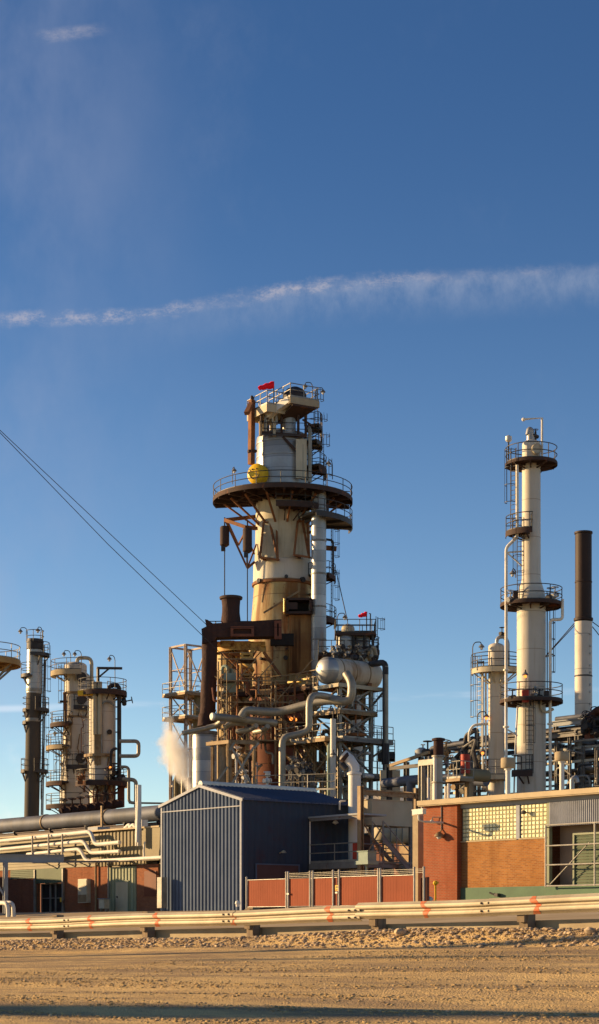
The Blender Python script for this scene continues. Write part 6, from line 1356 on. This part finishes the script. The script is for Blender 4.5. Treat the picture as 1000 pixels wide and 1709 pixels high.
pipe('vertical_pipe', 'dark vertical pipe turning along the top of the rack at its left end', 'pipe', [SV(718, 93, 1285), SV(718, 93, 1249), SV(737, 93, 1246), SV(812, 93, 1234)], .18, M['bigclad'], bend=.5)
for (x, y0) in ((715, 1298), (744, 1312), (749, 1308)): pipe('standpipe', 'thin white standpipe at the left end of the brick building roof', 'pipe', [SV(x, 72, 1350), SV(x, 72, y0)], .07, M['pipewhite'], group='thin standpipes at the brick roof end')
sm = thing('sensor_mast', 'small instrument cluster with a thin mast on the open frame', 'instrument', SV(707, 90, 1262))
b = MB(); b.tube([SV(706, 90, 1264), SV(706, 90, 1243)], .06, 6); b.beam(SV(703, 90, 1243), SV(709, 90, 1243), .08); b.build('mast', M['pipewhite'], sm)
b = MB(); b.lathe(SV(704, 90, 1262), [(.5, 0), (.5, .4), (.2, .6)], 14); b.build('base', M['greyband'], sm); b = MB(); valve(b, SV(714, 90, 1256), .4); b.build('valve', M['dark'], sm)
ex = thing('heat_exchanger', 'tan round exchanger end on the rack left of the slim white column', 'exchanger', SV(783, 82, 1300))
b = MB(); q = SV(783, 82, 1293); b.lathe(q, [(.02, -.3), (.25, -.24), (.38, -.1), (.4, 0), (.4, 1.6)], 24, axis=V); b.build('shell', M['siding'], ex)
b = MB(); b.lathe(SV(777, 81.5, 1291), [(.3, 0), (.3, 1.2)], 16); b.build('nozzle', M['hydrantred'], ex)
sdeck(ex, uc(q) - 1.0, uc(q) + .8, 80.4, 81.6, zz(1303, q.y), m=M['tansteel'], rm=M['galv'], rail=(0, 1, 3), t=.15, sp=.8)
MB().beam(SV(783, 82, 1350), SV(783, 82, 1306), .4).build('support', M['tansteel'], ex)
for i in range(26):
    p = SV(ru(738, 812), 92 + ru(-1, 1), ru(1252, 1325)); b = MB()
    if i % 2: valve(b, p, ru(.22, .42), (ru(-1, 1), -.5, 1)); b.tube([p, p - UP * ru(.5, 1.6)], .1, 6); nm, lab, ct = 'valve', 'dark valve among the pipes at the left end of the rack', 'valve'
    else: b.tube([p, p + UP * ru(.6, 1.5), p + UP * 1.5 + U * ru(.5, 1.6), p + U * ru(.5, 1.6)], ru(.08, .2), 8, bend=.3); nm, lab, ct = 'jumper_pipe', 'short bent pipe among the pipes at the left end of the rack', 'pipe'
    b.solo(nm, M[('dark', 'silverdull', 'steel', 'tansteel')[i % 4]], lab, ct, lab.split(' at ')[0] + ' at the rack')
for i in range(10):
    p = SV(ru(905, 1000), 94.4, ru(1250, 1322)); b = MB(); b.tube([p - UP * ru(.5, 1.4), p, p + U * ru(.4, 1.8), p + U * 1.8 - UP * ru(.3, 1)], ru(.05, .11), 8, bend=.3)
    b.solo('jumper_pipe', M[('steel', 'dark', 'galv')[i % 3]], 'short bent pipe hung on the front of the rack at right', 'pipe', 'short pipes on the right rack front')

# ================= slim white column (left of the pair) =================
Zs = 125.; k = Zs / F; z_ = lambda py: zz(py, Zs); C = P(828.5, H, Zs); c = (C.x, C.y); c0 = Vector((C.x, C.y, 0))
s1 = thing('slim_column', 'shorter cream column with a pale round walkway left of the tall column', 'column', c0, site=False)
MB().lathe(c0, [(13.6 * k, 0), (13.4 * k, z_(1080))] + dome(13.4 * k, z_(1080), .5), 32).build('shell', M['whitecol'], s1)
ring_deck(s1, c, z_(1120), 13.5 * k, 41 * k, -205, 25, M['cream'], M['rail'], nb=6, t=.25, sp=1.3, ends=True)
ppipe(s1, [P(829, 1076, Zs), P(830, 1064, Zs), P(842, 1062, Zs), P(848, 1072, Zs), P(848, 1122, Zs)], .13, M['silver'], bend=.4)
b = MB(); valve(b, P(838, 1058, Zs), .22); b.build('valve', M['dark'], s1)
ladder(s1, P(800, 1245, Zs), z_(1118), (-1, -.6, 0), m=M['galv']); 
for x in (806, 811): ppipe(s1, [P(x, 1300, Zs - .3), P(x, 1122, Zs - .3)], .07, M['pipewhite'])
lamp(s1, P(789, 1120, Zs - .2), 2.0, (1, -.2, 0)); lamp(s1, P(797, 1212, Zs - .4), 1.0, (.5, 0, 0), lit=True)
b = MB(); b.beam(P(796, 1105, Zs - 1), P(808, 1105, Zs - 1), .08); b.beam(P(796, 1118, Zs - 1), P(808, 1118, Zs - 1), .08); b.beam(P(797, 1118, Zs - 1), P(797, 1103, Zs - 1), .08); b.beam(P(807, 1118, Zs - 1), P(807, 1103, Zs - 1), .08); b.build('gate', M['rail'], s1)
ppipe(s1, [P(783, 1238, Zs - .5), P(783, 1222, Zs - .5), P(790, 1210, Zs - .5), P(815, 1208, Zs - .5)], .09, M['pipewhite'], bend=.4)
sdk = quad_deck(s1, [P(808, 1298, Zs - 1.8), P(842, 1298, Zs - 1.8), P(842, 1298, Zs), P(808, 1298, Zs)], z_(1298), m=M['cream'], rm=M['galv'], t=.25, sp=.8, rail=(0, 1, 3))
lamp(s1, P(807, 1262, Zs - 1), .6, (-.2, -1, 0), lit=True)
# ================= tall white column =================
Zs = 120.; k = Zs / F; z_ = lambda py: zz(py, Zs); C = P(887, H, Zs); c = (C.x, C.y); c0 = Vector((C.x, C.y, 0))
t1 = thing('tall_column', 'tall cream column with three dark round walkways right of the tower', 'column', c0, site=False)
MB().lathe(c0, [(24.2 * k, 0), (24 * k, z_(1002)), (22.5 * k, z_(990)), (16.8 * k, z_(972)), (15.7 * k, z_(966)), (15.2 * k, z_(742))] + dome(15.2 * k, z_(742), .5), 48).build('shell', M['whitecol'], t1)
ring_deck(t1, c, z_(776), 15.3 * k, 42.5 * k, -200, 160, M['rustdeck'], M['rail'], nb=9, t=.08, bd=.3, sp=2.0)
ring_deck(t1, c, z_(1011), 24 * k, 51 * k, 0, 360, M['rustdeck'], M['rail'], nb=9, t=.10, bd=.3, sp=2.2)
ring_deck(t1, c, z_(1172), 24.3 * k, 51.5 * k, 0, 360, M['rustdeck'], M['rail'], nb=9, t=.10, bd=.3, sp=2.2)
ring_deck(t1, c, z_(891), 15.5 * k, 42 * k, 165, 265, M['rustdeck'], M['rail'], nb=3, t=.25, bd=.4, sp=1.2, ends=True)
ring_deck(t1, c, z_(1292), 24.3 * k, 47 * k, -140, -95, M['rustdeck'], M['rail'], nb=2, t=.3, bd=.7, sp=1., ends=True)
manway(t1, P(894.5, 750, Zs - 15 * k), (.25, -1, 0), 9 * k, M['cream'], .25)
b = MB(); b.lathe(P(886, 733, Zs), [(7 * k, -.3), (7 * k, .2), (5 * k, .25)], 16); b.tube([P(886, 733, Zs), P(887, 720, Zs), P(884, 716, Zs), P(882, 726, Zs)], .2, 10, bend=.25); b.build('top_nozzle', M['silver'], t1)
b = MB(); valve(b, P(894, 728, Zs), .22); b.tube([P(894, 738, Zs), P(894, 720, Zs)], .07, 6); b.build('valve', M['dark'], t1)
b = MB(); b.tube([P(905, 772, Zs - .6), P(905, 697.5, Zs - .6), P(876, 699.5, Zs - .6)], .075, 6); b.ball(P(874, 700, Zs - .6), .13, 8); b.build('davit', M['pipewhite'], t1)
b = MB(); b.tube([P(849, 775, Zs - .2), P(849, 738, Zs - .2)], .05, 6); o = b.build('lamp_pole', M['rail'], t1); MB().lathe(P(849, 735, Zs - .2), [(.12, -.1), (.22, 0), (.22, .25), (.05, .35)], 12).build('lamp_shade', M['glasslamp'], o)
for (x, y0, y1, o_) in ((857, 890, 778, (-.8, -.7, 0)), (869, 1008, 893, (-.6, -.9, 0)), (884, 1291, 1174, (-.15, -1, 0)), (868, 1172, 1178, None)):
    if o_: ladder(t1, P(x, y0, Zs - (26 * k if y0 > 1200 else .7)), z_(y1), o_, hoop=1.15)
ladder(t1, P(913.5, 1172, Zs + .2), z_(1013), (1, -.2, 0), cage=True, hoop=1.1, cr=.30)
for (pts, r, m_) in (([(863.5, 776), (863.5, 896), (845, 914), (845, 1012), (845, 1318)], 2.6, 'pipewhite'), ([(846, 922), (874, 920)], 1.4, 'pipewhite'), ([(846, 922), (872, 945)], 1.3, 'pipewhite'), ([(939, 1000), (939, 1034), (918.5, 1034), (918.5, 1325)], 2.6, 'pipewhite'), ([(858, 1330), (860, 1255), (864, 1180)], 1.5, 'pipewhite'), ([(903, 1160), (903, 1184), (912, 1190), (924, 1183)], 2.4, 'cream'), ([(911, 1096), (923, 1092)], 1.5, 'galv')):
    ppipe(t1, [P(x, y, Zs - (24.5 * k if x > 899 and x < 905 else .9)) for x, y in pts], r * k, M[m_], bend=.25)
for (x, y) in ((845, 1215), (918.5, 1210), (845, 1120)): MB().lathe(P(x, y, Zs - .9), [(.12, 0), (.2, .01), (.2, .12), (.12, .13)], 12).build('pipe_flange', M['pipewhite'], t1)
MB().beam(P(846, 1217, Zs - .9), P(864, 1228, Zs - .9), .09).build('pipe_bracket', M['pipewhite'], t1)
for i, (x, y) in enumerate(((855, 1165), (852, 1000), (918, 996), (926, 994), (900, 1165), (893, 1160))): b = MB(); valve(b, P(x, y, Zs - 1.2), .28, (0, -.4, 1)); b.tube([P(x, y, Zs - 1.2), P(x, y + 10, Zs - 1.2)], .08, 6); b.build('valve', M['dark' if i % 2 == 0 else 'silver'], t1)
b = MB(); b.cb(P(877, 1162, Zs - 1.6), .42, .3, .8); b.build('control_box', M['hydrantred'], t1)
b = MB(); b.cb(P(912, 1162, Zs - 1.2), .3, .3, .7); b.build('control_box', M['dark'], t1)
b = MB(); b.cb(P(861, 993, Zs - 1.4), .3, .3, .55); b.build('control_box', M['rustdeck'], t1)
lamp(t1, P(878, 1150, Zs - 1.4), 1.2, (-.2, -1, 0), lit=True); lamp(t1, P(861, 964, Zs - 1.4), .5, (-.5, -1, 0))
# ================= right stack =================
Zs = 133.8; k = Zs / F; z_ = lambda py: zz(py, Zs); C = P(974, H, Zs); c0 = Vector((C.x, C.y, 0))
rs = thing('chimney_stack', 'tall stack at the right edge, black above and dirty white below', 'stack', c0, site=False)
MB().lathe(c0, [(14.8 * k, 0), (14.3 * k, z_(1038))], 32).build('lower_shell', M['stackwhite'], rs)
MB().lathe(c0, [(14.3 * k, z_(1037)), (16 * k, z_(1036)), (16 * k, z_(1032)), (13.8 * k, z_(1031)), (13.8 * k, z_(892)), (15.2 * k, z_(891)), (15.2 * k, z_(888)), (13.2 * k, z_(888)), (13. * k, z_(920))], 32, cap=False).build('upper_shell', M['black'], rs)
for y in (1130,): MB().lathe(c0, [(14.4 * k, z_(y)), (15 * k, z_(y) + .02), (15 * k, z_(y) + .10), (14.4 * k, z_(y) + .12)], 32).build('band', M['dark'], rs)
MB().lathe(c0, [(13.8 * k, z_(973)), (14.5 * k, z_(972.5)), (14.5 * k, z_(971)), (13.8 * k, z_(970))], 32).build('band', M['black'], rs)
for i in range(8): a_ = R(-90 + 40); d_ = Vector((math.cos(a_), math.sin(a_), 0)); MB().lathe(c0 + d_ * 14.4 * k + UP * z_(1060 + i * 16 + (i % 2) * 4), [(.09, 0), (.09, .06), (.02, .08)], 8, axis=d_).build('sample_port', M['silver'], rs)
for (x0, y0, x1, y1, Z0, Z1, lab) in ((959, 1040, 896, 1112, 134, 137, 'upper left guy wire of the right stack'), (959, 1044, 905, 1102, 134, 131, 'lower left guy wire of the right stack'), (989, 1038, 1040, 1075, 134, 137, 'upper right guy wire of the right stack'), (989, 1046, 1040, 1110, 134, 131, 'lower right guy wire of the right stack')):
    MB().tube([P(x0, y0, Z0), P(x1, y1, Z1)], .035, 5).solo('guy_wire', M['dark'], lab, 'cable')
# ================= steam plume =================
Zq = 122.; A = P(319, 1338, Zq); B = P(276, 1192, Zq); Rm = Matrix.Rotation(SITE, 3, 'Z').inverted(); ax = Rm @ (B - A); L = ax.length; an = ax / L
t = NT('drifting steam'); v = t.coord()
def vm(op, a, b=None, scale=None):
    n = t.node('ShaderNodeVectorMath', operation=op); t.val(n.inputs[0], a)
    if b is not None: t.val(n.inputs[1], b)
    if scale is not None: t.val(n.inputs[3], scale)
    return n
nv = t.node('ShaderNodeTexNoise'); t.link(v, nv.inputs['Vector']); nv.inputs['Scale'].default_value = .45; nv.inputs['Detail'].default_value = 3
wv = vm('ADD', v, vm('SCALE', vm('SUBTRACT', nv.outputs['Color'], (.5, .5, .5)).outputs[0], scale=2.2).outputs[0]).outputs[0]
tt_ = vm('DOT_PRODUCT', wv, tuple(an)).outputs['Value']
d_ = vm('LENGTH', vm('SUBTRACT', wv, vm('SCALE', tuple(an), scale=tt_).outputs[0]).outputs[0]).outputs['Value']
f = t.math('DIVIDE', tt_, L)
rad = t.math('ADD', .30, t.math('MULTIPLY', t.math('MULTIPLY', t.ramp(f, -.05, .55), t.math('SUBTRACT', 1.15, t.ramp(f, .55, 1.05))), .88))
n1 = t.noise(v, .95, 7, .68)
den = t.ramp(t.math('ADD', t.math('SUBTRACT', 1., t.math('DIVIDE', d_, rad)), t.math('MULTIPLY', t.math('SUBTRACT', n1, .5), 2.2)), .0, .9)
den = t.math('MULTIPLY', den, t.math('SUBTRACT', 1.05, t.ramp(f, .6, 1.08)))
vp_ = t.node('ShaderNodeVolumePrincipled'); vp_.inputs['Color'].default_value = (.97, .95, .92, 1); vp_.inputs['Anisotropy'].default_value = .35
t.link(t.math('MULTIPLY', den, 2.1), vp_.inputs['Density']); t.link(vp_.outputs[0], t.out.inputs['Volume'])
b = MB(); b.tube([A, A.lerp(B, .25), A.lerp(B, .5), A.lerp(B, .75), B + (B - A) * .15], 2.3, 20)
b.solo('steam_plume', t.m, 'pale steam plume drifting up behind the blue shed roof', 'steam', kind='stuff', loc=A)
